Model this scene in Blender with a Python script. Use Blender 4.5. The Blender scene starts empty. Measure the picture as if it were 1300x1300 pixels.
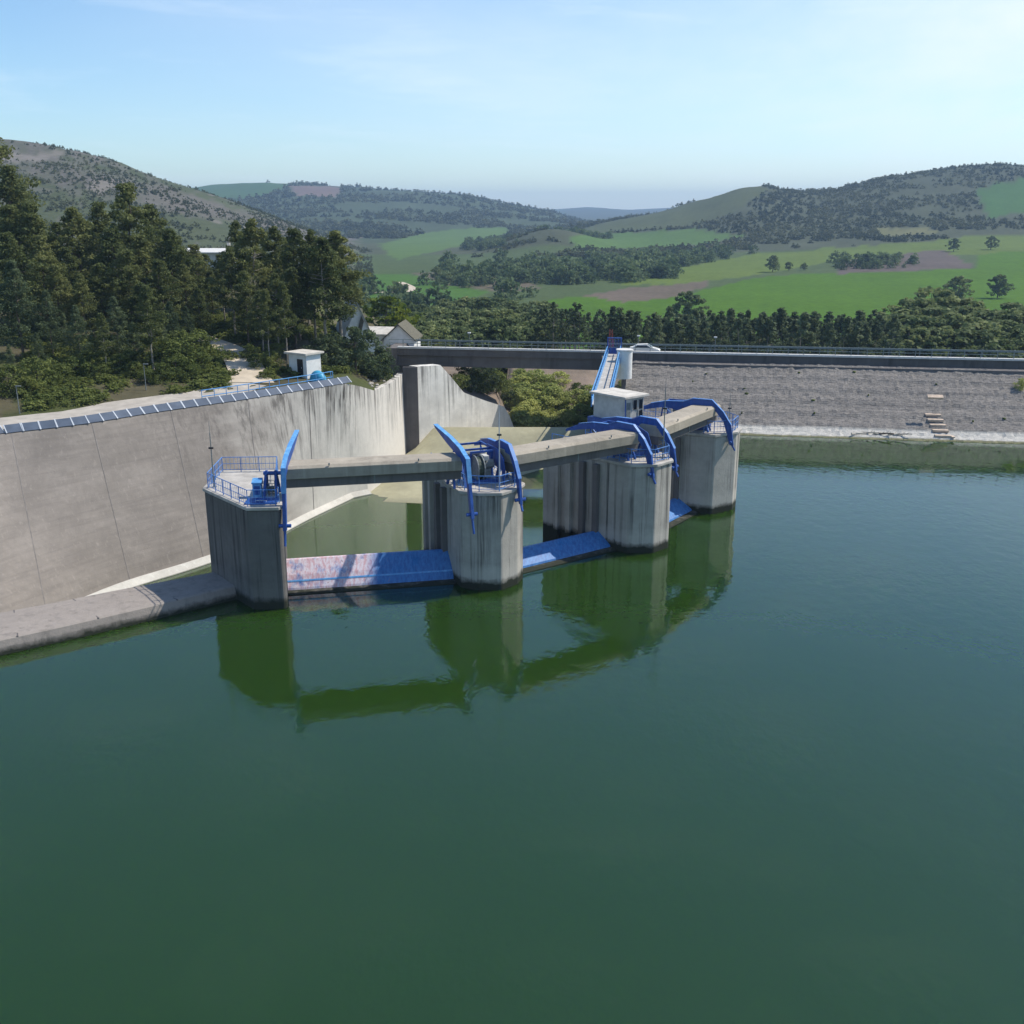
import bpy, bmesh, math, random
import numpy as np
from mathutils import Vector, Matrix, noise
R = math.radians
sc = bpy.context.scene
COL = sc.collection
random.seed(7)

# ------------------------------------------------------------------ survey helpers
F = 1300.0; PITCH = R(16.5); CP, SP = math.cos(PITCH), math.sin(PITCH); H = 26.0
def ray(px, py):
    u = (px-650)/F; v = (py-650)/F
    return u, CP-v*SP, -SP-v*CP
def at(px, py, z):
    a, b, g = ray(px, py); t = (z-H)/g
    return Vector((a*t, b*t, z))
def atY(px, py, Y):
    a, b, g = ray(px, py); t = Y/b
    return Vector((a*t, Y, H+g*t))
def proj(X, Y, Z):
    d = Y*CP+(H-Z)*SP
    return 650+F*X/d, 650-F*(Y*SP-(H-Z)*CP)/d
def zy(py, Y, px=650): return atY(px, py, Y).z
def lerp(a, b, t): return a+(b-a)*t
def sstep(a, b, x):
    t = min(1, max(0, (x-a)/(b-a))); return t*t*(3-2*t)
def interp(tab, x):
    if x <= tab[0][0]: return tab[0][1]
    for (x0, y0), (x1, y1) in zip(tab, tab[1:]):
        if x <= x1: return y0+(y1-y0)*(x-x0)/(x1-x0)
    return tab[-1][1]

# ------------------------------------------------------------------ object helpers
def tag(o, label=None, cat=None, group=None, kind=None):
    if label: o['label'] = label
    if cat: o['category'] = cat
    if group: o['group'] = group
    if kind: o['kind'] = kind
    return o
def empty(name, loc=(0, 0, 0), rz=0, parent=None):
    o = bpy.data.objects.new(name, None); COL.objects.link(o)
    o.location = loc; o.rotation_euler = (0, 0, rz); o.empty_display_size = .3
    if parent: o.parent = parent
    return o
def copy_tree(o, parent=None):
    c = o.copy(); COL.objects.link(c); c.parent = parent
    for ch in list(o.children): copy_tree(ch, c)
    return c
class MB:
    def __init__(s): s.v = []; s.f = []
    def add(s, vs, fs):
        n = len(s.v); s.v += [tuple(v) for v in vs]; s.f += [tuple(i+n for i in f) for f in fs]; return s
    def hexa(s, p):           # 8 pts: bottom 4, top 4
        return s.add(p, [(3,2,1,0),(4,5,6,7),(0,1,5,4),(1,2,6,5),(2,3,7,6),(3,0,4,7)])
    def box(s, x0, x1, y0, y1, z0, z1):
        return s.hexa([(x0,y0,z0),(x1,y0,z0),(x1,y1,z0),(x0,y1,z0),(x0,y0,z1),(x1,y0,z1),(x1,y1,z1),(x0,y1,z1)])
    def prism(s, poly, z0, z1, taper=None):   # vertical prism over a plan polygon
        n = len(poly); top = taper or poly
        return s.add([(p[0],p[1],z0) for p in poly]+[(p[0],p[1],z1) for p in top],
              [tuple(range(n-1,-1,-1)), tuple(range(n,2*n))]+[(i,(i+1)%n,n+(i+1)%n,n+i) for i in range(n)])
    def extr(s, pts, d):                      # any planar polygon extruded along d
        n = len(pts); d = Vector(d); q = [Vector(p) for p in pts]
        return s.add(q+[p+d for p in q], [tuple(range(n-1,-1,-1)), tuple(range(n,2*n))]+[(i,(i+1)%n,n+(i+1)%n,n+i) for i in range(n)])
    def tube(s, p0, p1, r0, r1=None, n=8):
        p0, p1 = Vector(p0), Vector(p1); r1 = r0 if r1 is None else r1
        a = (p1-p0).normalized(); b = a.orthogonal().normalized(); c = a.cross(b)
        vs = []
        for p, r in ((p0, r0), (p1, r1)):
            for i in range(n):
                t = 2*math.pi*i/n; vs.append(p+b*(r*math.cos(t))+c*(r*math.sin(t)))
        return s.add(vs, [tuple(range(n-1,-1,-1)), tuple(range(n,2*n))]+[(i,(i+1)%n,n+(i+1)%n,n+i) for i in range(n)])
    def pipe(s, pts, r, n=6):
        for a, b in zip(pts, pts[1:]): s.tube(a, b, r, r, n)
        return s
    def bar(s, p0, p1, w, h):                 # rectangular bar, w horizontal, h vertical
        p0, p1 = Vector(p0), Vector(p1); a = (p1-p0).normalized()
        sd = a.cross(Vector((0,0,1)));  sd = Vector((1,0,0)) if sd.length < 1e-4 else sd.normalized()
        up = sd.cross(a); sd = sd*w/2; up = up*h/2
        return s.hexa([p0-sd-up, p0+sd-up, p1+sd-up, p1-sd-up, p0-sd+up, p0+sd+up, p1+sd+up, p1-sd+up])
    def loft(s, rows, closed=False):          # rows of equal length -> skin
        n = len(rows[0]); vs = [p for r in rows for p in r]; fs = []
        for i in range(len(rows)-1):
            for j in range(n-(0 if closed else 1)):
                k = (j+1) % n; fs.append((i*n+j, i*n+k, (i+1)*n+k, (i+1)*n+j))
        return s.add(vs, fs)
    def build(s, name, mat, parent=None, smooth=False, bevel=0, fix=True):
        me = bpy.data.meshes.new(name); me.from_pydata(s.v, [], s.f); me.update()
        if fix:
            bm = bmesh.new(); bm.from_mesh(me); bmesh.ops.recalc_face_normals(bm, faces=bm.faces); bm.to_mesh(me); bm.free()
        me.materials.append(mat)
        if smooth:
            for p in me.polygons: p.use_smooth = True
        o = bpy.data.objects.new(name, me); COL.objects.link(o)
        if parent: o.parent = parent
        if bevel:
            m = o.modifiers.new('bevel', 'BEVEL'); m.width = bevel; m.segments = 2; m.limit_method = 'ANGLE'; m.angle_limit = R(35)
        return o

# ------------------------------------------------------------------ materials
def S2L(r, g, b):
    f = lambda c: (c/255/12.92 if c/255 <= .04045 else ((c/255+.055)/1.055)**2.4)
    return (f(r), f(g), f(b))
class NT:
    def __init__(s, name):
        s.m = bpy.data.materials.new(name); s.m.use_nodes = True; s.t = s.m.node_tree; s.n = s.t.nodes; s.n.clear()
        s.out = s.n.new('ShaderNodeOutputMaterial'); s.p = s.n.new('ShaderNodeBsdfPrincipled')
        s.t.links.new(s.p.outputs[0], s.out.inputs[0])
    def lk(s, a, b): s.t.links.new(a, b)
    def node(s, ty, **k):
        n = s.n.new(ty)
        for a, b in k.items(): setattr(n, a, b)
        return n
    def geo(s): return s.node('ShaderNodeNewGeometry').outputs['Position']
    def obj(s): return s.node('ShaderNodeTexCoord').outputs['Object']
    def scale(s, v, sx, sy, sz):
        m = s.node('ShaderNodeMapping'); m.inputs['Scale'].default_value = (sx, sy, sz); s.lk(v, m.inputs[0]); return m.outputs[0]
    def noise(s, v, sc_, det=4, rough=.55, dist=0):
        n = s.node('ShaderNodeTexNoise'); s.lk(v, n.inputs['Vector']); n.inputs['Scale'].default_value = sc_
        n.inputs['Detail'].default_value = det; n.inputs['Roughness'].default_value = rough; n.inputs['Distortion'].default_value = dist
        return n.outputs['Fac']
    def ramp(s, f, a, b, va=0., vb=1.):
        m = s.node('ShaderNodeMapRange'); m.clamp = True; s.lk(f, m.inputs[0])
        for i, v in enumerate((a, b, va, vb)): m.inputs[i+1].default_value = v
        return m.outputs[0]
    def math(s, op, a, b=0.):
        m = s.node('ShaderNodeMath', operation=op)
        for i, v in enumerate((a, b)):
            if isinstance(v, (int, float)): m.inputs[i].default_value = v
            else: s.lk(v, m.inputs[i])
        return m.outputs[0]
    def mix(s, f, a, b, blend='MIX'):
        m = s.node('ShaderNodeMix', data_type='RGBA', blend_type=blend)
        for sock, v in ((m.inputs['Factor'], f), (m.inputs[6], a), (m.inputs[7], b)):
            if isinstance(v, (int, float)): sock.default_value = v
            elif isinstance(v, tuple): sock.default_value = (*v[:3], 1)
            else: s.lk(v, sock)
        return m.outputs[2]
    def sep(s, v):
        n = s.node('ShaderNodeSeparateXYZ'); s.lk(v, n.inputs[0]); return n.outputs
    def bump(s, h, strength=.3, dist=.1):
        b = s.node('ShaderNodeBump'); b.inputs['Strength'].default_value = strength; b.inputs['Distance'].default_value = dist
        s.lk(h, b.inputs['Height']); s.lk(b.outputs[0], s.p.inputs['Normal'])
    def done(s, col=None, rough=.85, spec=.3, metal=0.):
        if col is not None:
            if isinstance(col, tuple): s.p.inputs['Base Color'].default_value = (*col[:3], 1)
            else: s.lk(col, s.p.inputs['Base Color'])
        s.p.inputs['Roughness'].default_value = rough; s.p.inputs['Metallic'].default_value = metal
        s.p.inputs['Specular IOR Level'].default_value = spec
        return s.m
def plain(name, col, rough=.6, var=.25, sc_=2.0, metal=0., spec=.4):
    n = NT(name); g = n.geo(); f = n.noise(g, sc_, 5)
    d = tuple(c*(1-var) for c in col); l = tuple(min(1, c*(1+var)) for c in col)
    return n.done(n.mix(n.ramp(f, .3, .7), d, l), rough, spec, metal)
def concrete(name, base, dark, streak=.5, sfreq=1.2, bands=0., wet=None, light=None, top=None, bumpy=.25, xl=None, thr=(.5, .66)):
    """weathered cast concrete: cloudy stains, vertical run-off streaks, pour lines, wet line"""
    n = NT(name); g = n.geo()
    c1 = n.noise(n.scale(g, .22, .22, .35), 1, 6, .6); c2 = n.noise(g, 1.7, 5, .65); c3 = n.noise(g, 9, 3, .6)
    col = n.mix(n.ramp(c1, .33, .68), tuple(x*.80 for x in base), tuple(x*1.14 for x in base))
    col = n.mix(n.ramp(c2, .35, .7, 0, .45), col, tuple(x*.72 for x in base))
    z = n.sep(g)[2]
    if bands:
        b = n.noise(n.scale(g, .12, .12, 2.6), 1, 4, .7, .4)
        col = n.mix(n.ramp(b, .45, .72, 0, bands), col, tuple(x*.62 for x in base))
    if xl:                                    # cleaner, paler concrete further along the wall
        y = n.sep(g)[1]; f = n.ramp(n.math('ADD', y, n.ramp(c1, 0, 1, -5, 5)), xl[0], xl[1])
        col = n.mix(f, col, n.mix(n.ramp(c2, .3, .7), tuple(x*.9 for x in xl[2]), xl[2]))
    if streak:
        st = n.noise(n.scale(g, sfreq, sfreq, .05), 1, 6, .7, .1); st2 = n.noise(n.scale(g, .35, .35, .15), 1, 3)
        f = n.math('MULTIPLY', n.ramp(st, thr[0], thr[1], 0, streak), n.ramp(st2, .34, .52))
        if top: f = n.math('MULTIPLY', f, n.ramp(n.math('ADD', z, n.ramp(st, .3, .7, -3, 2)), top[0], top[1]))
        if xl: f = n.math('MULTIPLY', f, n.ramp(n.sep(g)[1], xl[0]-6, xl[1], .12, 1))
        col = n.mix(f, col, dark)
        ls = n.noise(n.scale(g, sfreq*1.7, sfreq*1.7, .08), 1, 4, .6)
        col = n.mix(n.ramp(ls, .58, .72, 0, .35), col, light or tuple(min(.8, x*1.5) for x in base))
    if wet is not None:
        zz = n.math('ADD', z, n.ramp(c2, 0, 1, -.35, .35))
        col = n.mix(n.ramp(zz, wet, wet+.35, 1, 0), col, (.025, .028, .018))
        col = n.mix(n.math('MULTIPLY', n.ramp(zz, wet+.3, wet+.45), n.ramp(zz, wet+.9, wet+1.6, .35, 0)), col, tuple(min(.8, x*1.45) for x in base))
    n.bump(n.math('ADD', c3, n.math('MULTIPLY', c2, 2.)), bumpy, .04)
    return n.done(col, .9, .25)
def paint(name, col, fade, rust=.15, rough=.45):
    n = NT(name); g = n.geo(); f = n.noise(g, 3.5, 5, .65)
    c = n.mix(n.ramp(f, .35, .7), col, fade)
    c = n.mix(n.ramp(n.noise(n.scale(g, 5, 5, 1.5), 1, 5, .7), .60, .70, 0, rust), c, (.16, .06, .03)); c = n.mix(n.ramp(n.noise(n.scale(g, 2.2, 2.2, .5), 1, 5, .7), .52, .7, 0, .45), c, tuple(min(1, x*1.9+.03) for x in fade))
    return n.done(c, rough, .45)
def leafmat(name, a, b, sc_=.5, objvar=.25):
    n = NT(name); o = n.obj(); inf = n.node('ShaderNodeObjectInfo')
    f = n.noise(o, sc_, 3, .6); col = n.mix(n.ramp(f, .35, .65), a, b)
    hs = n.node('ShaderNodeHueSaturation'); n.lk(col, hs.inputs['Color'])
    n.lk(n.ramp(inf.outputs['Random'], 0, 1, 1-objvar, 1+objvar), hs.inputs['Value'])
    n.lk(n.ramp(inf.outputs['Random'], 0, 1, .515, .485), hs.inputs['Hue'])
    n.done(hs.outputs[0], .75, .15)
    tr = n.node('ShaderNodeBsdfTranslucent'); n.lk(hs.outputs[0], tr.inputs[0]); mx = n.node('ShaderNodeMixShader'); mx.inputs[0].default_value = .38
    n.lk(n.p.outputs[0], mx.inputs[1]); n.lk(tr.outputs[0], mx.inputs[2]); n.lk(mx.outputs[0], n.out.inputs[0])
    return n.m

M = {}
M['wall'] = concrete('wall_concrete', (.268, .236, .207), (.07, .062, .055), streak=1., sfreq=2.2, bands=.55, top=(-.5, 7), xl=(96, 107, (.66, .62, .56)), thr=(.43, .60))
M['chutewall'] = concrete('pale_concrete', (.80, .76, .69), (.10, .09, .08), streak=.9, sfreq=1.8, top=(-3, 6), bumpy=.2, thr=(.46, .62))
M['pierc'] = concrete('pier_concrete', (.43, .40, .355), (.03, .029, .028), streak=1., sfreq=2.0, wet=.45, bumpy=.3)
M['pierdark'] = concrete('dark_pier_concrete', (.15, .14, .13), (.025, .024, .024), streak=.9, sfreq=2.0, wet=.45, bumpy=.3)  # darker copy of the pier concrete, for the nearest shaft
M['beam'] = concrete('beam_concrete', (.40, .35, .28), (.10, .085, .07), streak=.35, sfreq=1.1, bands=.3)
M['sill'] = concrete('sill_concrete', (.265, .232, .205), (.07, .065, .06), streak=.7, sfreq=1.4, wet=.12, bumpy=.4)
M['ledge'] = concrete('bleached_concrete', (.58, .55, .49), (.3, .28, .22), streak=.15)
M['apron'] = concrete('algae_apron', (.37, .345, .23), (.2, .18, .09), streak=0, bumpy=.2)
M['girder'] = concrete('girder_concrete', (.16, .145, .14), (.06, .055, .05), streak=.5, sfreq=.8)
M['coping'] = plain('coping', (.62, .60, .57), .8, .15, 3)
M['parapet'] = concrete('parapet_concrete', (.13, .12, .112), (.03, .03, .03), streak=.5)
M['cap'] = plain('platform_screed', (.42, .39, .35), .9, .25, 1.2)
M['blue'] = paint('blue_paint', (.010, .055, .25), (.02, .085, .33), .6)
M['bluepale'] = paint('pale_blue_paint', (.07, .26, .58), (.16, .38, .66), .5)  # pale blue; on the arm tops it stands in for sunlight
M['rail'] = paint('rail_blue', (.05, .17, .48), (.12, .26, .55), .3)
M['steelgrey'] = plain('grey_steel', (.18, .20, .20), .5, .3, 6)
M['drum'] = plain('green_drum', (.03, .045, .03), .5, .3, 6)
M['dark'] = plain('dark_opening', (.012, .013, .016), .35, .2, 3)
M['glass'] = plain('window_glass', (.02, .025, .03), .12, .2, 3, spec=.6)
M['white'] = plain('white_paint', (.74, .73, .70), .6, .1, 1.5)
M['offwhite'] = plain('cabin_render', (.50, .49, .46), .8, .18, 1.5)
M['roofslab'] = plain('roof_slab', (.55, .51, .45), .9, .2, 1.3)
M['tile'] = plain('mossy_tiles', (.11, .10, .07), .9, .35, 3)
M['asphalt'] = plain('asphalt', (.05, .052, .052), .9, .2, 1.5)
M['joint'] = plain('joint_mortar', (.24, .215, .195), .9, .2, 2)
M['paleroad'] = plain('pale_road', (.40, .36, .31), .95, .2, .8)
M['sand'] = plain('sandy_track', (.50, .42, .32), .95, .18, .6)
M['pv'] = plain('pv_glass', (.085, .105, .14), .25, .2, 1, spec=.5)
M['alu'] = plain('aluminium', (.46, .49, .53), .4, .08, 3)
M['turq'] = plain('turquoise_cover', (.05, .33, .52), .5, .15, 3)
M['redmast'] = plain('red_lead_paint', (.30, .07, .05), .6, .3, 3)
M['bark'] = plain('bark', (.13, .10, .075), .95, .4, 4)
M['palebark'] = plain('pale_bark', (.30, .26, .21), .95, .3, 4)
M['drift'] = plain('driftwood', (.48, .43, .36), .95, .3, 3)
M['railgrey'] = plain('rail_galvanised', (.20, .23, .22), .5, .2, 3)
M['carglass'] = plain('car_glass', (.02, .02, .025), .1, .1, 3)
M['tyre'] = plain('tyre', (.02, .02, .02), .8, .1, 3)
M['steps'] = plain('step_concrete', (.55, .43, .33), .9, .2, 2)
M['leaf'] = {
 'pine': leafmat('pine_needles', (.058, .080, .024), (.19, .21, .075), .30),
 'pineblue': leafmat('blue_pine_needles', (.058, .086, .040), (.16, .20, .10), .30),
 'oak': leafmat('broadleaf', (.09, .130, .045), (.23, .265, .11), .4),
 'fresh': leafmat('fresh_leaves', (.10, .14, .012), (.20, .24, .03), .5),
 'bush': leafmat('bush_leaves', (.09, .12, .032), (.19, .22, .06), .6),
 'scrub': leafmat('scrub_leaves', (.045, .062, .024), (.14, .15, .068), .012, 0),
 'reed': leafmat('reeds', (.26, .31, .08), (.44, .46, .17), .5)}

# flap gate paint: blue skin, pink-red primer; sunlit left, pier-shadowed right painted in
n = NT('gate_paint'); g = n.geo()
f1 = n.noise(n.scale(g, 1.0, 1.0, .5), 1, 6, .65); f2 = n.noise(n.scale(g, 5.5, 3, .7), 1, 5, .7)
c = n.mix(n.ramp(f2, .35, .65), (.010, .11, .34), (.03, .20, .50))
x = n.sep(g)[0]
rust_sunf = n.math('MULTIPLY', n.ramp(f1, .30, .48), n.ramp(x, -10.6, -9.6, 1, .05))  # colour split along x: pale sunlit end, blue end in the pier's shadow
c = n.mix(rust_sunf, c, n.mix(n.ramp(f2, .4, .6), (.60, .36, .39), (.74, .70, .76)))
c = n.mix(n.math('MULTIPLY', n.ramp(f2, .60, .68, 0, .7), n.ramp(x, -9, -8, 1, .06)), c, (.30, .08, .07))
M['gate'] = n.done(c, .55, .4)

# lake: turbid green body under a rippled mirror surface
def water(name, body, b1, b2):
    n = NT(name); g = n.geo()
    w1 = n.noise(n.scale(g, 1, .75, 1), .9, 3, .55); w2 = n.noise(n.scale(g, .5, .3, 1), 5.2, 2, .5)
    patch = n.ramp(n.noise(n.scale(g, .03, .06, 1), 1, 2), .42, .62, .15, 1)
    h = n.math('ADD', n.math('MULTIPLY', w1, b1), n.math('MULTIPLY', n.math('MULTIPLY', w2, patch), b2))
    n.bump(h, 1., 1.)
    n.p.inputs['IOR'].default_value = 1.52; n.p.inputs['Specular Tint'].default_value = (.66, .95, 1., 1)
    n.p.inputs['Subsurface Weight'].default_value = 1.0
    n.p.inputs['Subsurface Radius'].default_value = (.6, 1., .7); n.p.inputs['Subsurface Scale'].default_value = 6.0
    return n.done(body, .05, .6)
M['lake'] = water('lake_water', (.0155, .045, .0035), .017, .010)
M['pool'] = water('pool_water', (.030, .060, .008), .004, .001)

# ------------------------------------------------------------------ piers' frames
class Frame:
    def __init__(s, ox, oy, a):
        s.o = Vector((ox, oy, 0)); a = R(a); s.a = a
        s.t = Vector((math.cos(a), math.sin(a), 0)); s.d = Vector((-math.sin(a), math.cos(a), 0))
    def __call__(s, ss, L, z=0): return s.o+s.t*ss+s.d*L+Vector((0, 0, z))
FR = [Frame(-16.4, 64.6, 3), Frame(-.75, 68.2, 23), Frame(11.8, 77.1, 46), Frame(19.9, 88.7, 66)]
PZ = 7.2

# ------------------------------------------------------------------ spillway side wall (curved, warped batter)
PTOP = [(-330, 600), (-60, 562), (0, 552), (100, 540), (200, 524), (300, 509.5), (380, 497), (440, 487)]
PBOT = [(-290, 905), (-20, 820), (45, 793), (150, 748), (245, 718), (325, 689), (388, 657), (445, 630)]
def catmull(pts, n=6):
    out = []
    for i in range(len(pts)-1):
        p0 = pts[max(0, i-1)]; p1 = pts[i]; p2 = pts[i+1]; p3 = pts[min(len(pts)-1, i+2)]
        for k in range(n):
            t = k/n; out.append(.5*((2*p1)+(p2-p0)*t+(2*p0-5*p1+4*p2-p3)*t*t+(3*p1-p0-3*p2+p3)*t**3))
    out.append(pts[-1]); return out
POOLZ = -5.1
wt = catmull([at(x, y, 8.0) for x, y in PTOP]); wb = catmull([at(x, y, -5.0) for x, y in PBOT])
# tail of the wall beyond the panels: drops to 6.2 and runs to the chute wall
tail_t = [Vector((-16.7, 112.2, 7.2)), Vector((-15.6, 115.3, 6.2)), Vector((-14.3, 121, 6.2)), Vector((-13.6, 127.6, 6.3))]
tail_b = [Vector((-16.4, 112.4, -5)), Vector((-15.4, 115.5, -5)), Vector((-14.1, 121, -5)), Vector((-13.4, 127.6, -5))]
WT, WB = wt+tail_t, wb+tail_b
def outward(i, L):   # horizontal normal pointing to the water
    a = L[max(0, i-1)]; b = L[min(len(L)-1, i+1)]; t = (b-a); t.z = 0; t.normalize(); return Vector((t.y, -t.x, 0))
sw = empty('spillway_wall', (WT[20].x, WT[20].y, -5)); off = Vector(sw.location)
tag(sw, 'long curved battered concrete side wall of the spillway below the solar panels', 'retaining wall')
m = MB(); rows = []
for i in range(len(WT)):
    nv = outward(i, WT); wid = .7
    row = [WB[i]-Vector((0, 0, 1.5))+nv*.0]
    row += [WB[i].lerp(WT[i], k/6) for k in range(0, 7)]
    row += [WT[i]-nv*wid, Vector((WT[i].x-nv.x*1.0, WT[i].y-nv.y*1.0, -6))]
    rows.append([p-off for p in row])
m.loft(rows); o = m.build('wall_face', M['wall'], sw, smooth=True); o.data.set_sharp_from_angle(angle=R(28))
m = MB(); rows = []
for i in range(len(WB)-3):
    nv = outward(i, WB); b = WB[i]
    rows.append([p-off for p in (b+nv*.55+Vector((0,0,-.9)), b+nv*.55+Vector((0,0,-.02)), b+nv*.05+Vector((0,0,.42)), b-nv*.5+Vector((0,0,.42)))])
m.loft(rows); m.build('base_ledge', M['ledge'], sw)
m = MB()
for i in range(7, 43, 6):     # construction joints, slight raised edge of each pour
    nv = outward(i, WT); k = WT[i+1]-WT[i]; k.normalize(); k *= .035
    a, b = WB[i]+nv*.03, WT[i]+nv*.03
    m.hexa([p-off for p in (a-k, a+k, a+k-nv*.1, a-k-nv*.1, b-k, b+k, b+k-nv*.1, b-k-nv*.1)])
m.build('joint_strip', M['joint'], sw)

# chute wall; a dark slab paints the shade onto its upstream end
CW = [(Vector((-11.9, 127.6, 0)), 7.1), (Vector((-9.1, 130.3, 0)), 6.9), (Vector((-8.0, 131.4, 0)), 5.4), (Vector((-6.3, 133.1, 0)), 2.9),
      (Vector((-3.7, 135.7, 0)), 1.4), (Vector((-1.1, 138.2, 0)), .1), (Vector((-.4, 138.9, 0)), -1.2), (Vector((.3, 139.6, 0)), -3.2)]
cw = empty('chute_wall', (-12.5, 127.6, -6)); off = Vector(cw.location); tag(cw, 'white streaked chute wall stepping down beneath the road bridge', 'retaining wall')
m = MB(); rows = []
for i, (p, zt) in enumerate(CW):
    nv = outward(i, [q for q, _ in CW])
    rows.append([Vector((q.x, q.y, z))-off for q, z in ((p-nv*1.75, -9), (p+nv*.25, -9), (p, zt), (p-nv*1.5, zt))])
m.loft(rows, True); m.v and m.f.append((3, 2, 1, 0))
k = len(rows)*4; m.f.append((k-4, k-3, k-2, k-1))
m.build('wall_face', M['chutewall'], cw)
m = MB(); p = CW[0][0]; m.box(-1.72, .12, -.35, .0, -3.2, 13.1); o = m.build('shaded_end_slab', M['girder'], cw); o.location = (.6, .3, 0); o.location.y = -.02

# channel floor, pool
def polyface(name, pts, mat, parent=None):
    me = bpy.data.meshes.new(name); me.from_pydata([tuple(p) for p in pts], [], [tuple(range(len(pts)))])
    bm = bmesh.new(); bm.from_mesh(me); bmesh.ops.triangulate(bm, faces=bm.faces); bmesh.ops.recalc_face_normals(bm, faces=bm.faces)
    if sum(f.normal.z for f in bm.faces) < 0: bmesh.ops.reverse_faces(bm, faces=bm.faces)
    bm.to_mesh(me); bm.free(); me.materials.append(mat)
    o = bpy.data.objects.new(name, me); COL.objects.link(o)
    if parent: o.parent = parent
    return o
pool_pts = [(-60, 52), (-48, 50), (-21, 66), (-12, 70), (0, 74), (12, 82), (19, 93), (14, 130), (-16, 130), (-30, 100), (-60, 70)]
tag(polyface('pool_water', [(x, y, POOLZ) for x, y in pool_pts], M['pool']), kind='structure')
fl = MB()
edge = [at(430, 634, -5.15), at(470, 638.5, -5.15), at(548, 642, -5.15), at(620, 616, -5.15), at(690, 596, -5.15), Vector((14.5, 125, -5.15))]
back = [Vector((-14, 126.5, -4.2)), Vector((-12.2, 127.2, -3.1)), Vector((-10.1, 129.3, -1.0)), Vector((-3, 129.3, -1.0)), Vector((5, 129.3, -1.0)), Vector((14.5, 129.3, -1.0))]
rows = [[p+Vector((0, -.35, -1.5)) for p in edge], edge, [a.lerp(b, .12)+Vector((0, 0, -.25)) for a, b in zip(edge, back)], [a.lerp(b, .55)+Vector((0, 0, -.5)) for a, b in zip(edge, back)], [a.lerp(b, .85)+Vector((0, 0, -.1)) for a, b in zip(edge, back)], back, [p+Vector((.3, 1.6, -.25)) for p in back], [p+Vector((1.2, 5, -3)) for p in back], [p+Vector((2.2, 9, -7)) for p in back]]
fl.loft(rows); tag(fl.build('channel_floor', M['apron'], smooth=True), kind='structure')

# ------------------------------------------------------------------ weir sill at the left
sf = [at(x, y, .95) for x, y in ((-330, 884), (-60, 825), (0, 812), (100, 790), (200, 767), (292, 745), (322, 738))]
sb = [at(x, y, 1.05) for x, y in ((-330, 846), (-60, 791), (0, 778), (75, 764), (150, 749), (262, 728), (292, 721))]
ws = empty('weir_sill', sf[2]); off = Vector(ws.location); tag(ws, 'low flat-topped concrete weir sill running left from the nearest pier', 'sill')
m = MB(); rows = []
for a, b in zip(catmull(sf, 4), catmull(sb, 4)):
    nv = (a-b); nv.z = 0; nv.normalize()
    rows.append([p-off for p in (Vector((a.x, a.y, -1))+nv*.35, Vector((a.x, a.y, .45))+nv*.12, a+nv*.0+Vector((0, 0, -.08)), a-nv*.12, a.lerp(b, .5)+Vector((0, 0, .05)), b, Vector((b.x, b.y, -6))-nv*.3)])
m.loft(rows); m.build('sill_block', M['sill'], ws)
m = MB()
for k in (1, 5, 9, 13, 17):
    if k < len(rows):
        r = rows[k]; r2 = rows[k-1]; dv = (r2[3]-r[3]).normalized()*.04
        m.hexa([r[2]-dv+Vector((0,0,-.02)), r[2]+dv+Vector((0,0,-.02)), r[5]+dv, r[5]-dv, r[2]-dv+Vector((0,0,.085)), r[2]+dv+Vector((0,0,.085)), r[5]+dv+Vector((0,0,.012)), r[5]-dv+Vector((0,0,.012))])
m.build('joint_strip', M['girder'], ws)

# ------------------------------------------------------------------ gate piers
OCT = [(-2.45, 1.43), (-1.02, 0), (1.02, 0), (2.45, 1.43)]
PLANS = [[(-4.95, 5.0), (-1.05, 0), (1.0, 0), (1.2, .3), (-.35, 10), (-4.95, 10)],
         [(-2.45, 1.6), (-1.5, .62), (0, 0), (1.55, .72), (2.45, 1.75), (2.45, 9.2), (-2.45, 9.2)], OCT+[(2.45, 10.5), (-2.45, 10.5)], [(-2.45, 1.43), (-.3, 0), (1.4, 0), (2.9, 1.43), (2.9, 10), (-2.45, 10)]]
PLAB = ['nearest octagonal concrete gate pier with an open railed deck, joined to the weir sill',
        'second concrete gate pier, with a hoist and drum under a blue arm on its deck',
        'third concrete gate pier, in front of the white control cabin',
        'farthest concrete gate pier, sunlit nose standing before the stone dam face']
piers = []
def shrink(poly, k):
    cx = sum(p[0] for p in poly)/len(poly); cy = sum(p[1] for p in poly)/len(poly)
    return [(p[0]+(cx-p[0])*k/max(.1, math.hypot(p[0]-cx, p[1]-cy)), p[1]+(cy-p[1])*k/max(.1, math.hypot(p[0]-cx, p[1]-cy))) for p in poly]
for i, fr in enumerate(FR):
    pe = empty('gate_pier', fr.o, fr.a); tag(pe, PLAB[i], 'pier', 'gate piers of the spillway')
    pl = PLANS[i]
    m = MB(); m.prism(pl, -7, PZ-.22); m.build('shaft', M['pierdark' if i == 0 else 'pierc'], pe, bevel=.14)
    m = MB(); m.prism(shrink(pl, -.12), PZ-.22, PZ); m.build('deck_slab', M['cap'], pe, bevel=.03)
    for side in (-1, 1):
        x0 = pl[-1][0] if side < 0 else pl[-2][0]
        if i == 0: continue
        for L in (4.6, 6.0, 7.4, 8.7):
            m = MB(); m.box(min(x0, x0+side*.38), max(x0, x0+side*.38), L-.22, L+.22, -6, PZ-.5); m.build('guide_rib', M['girder' if L < 7 else 'pierc'], pe)
    piers.append(pe)

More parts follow.
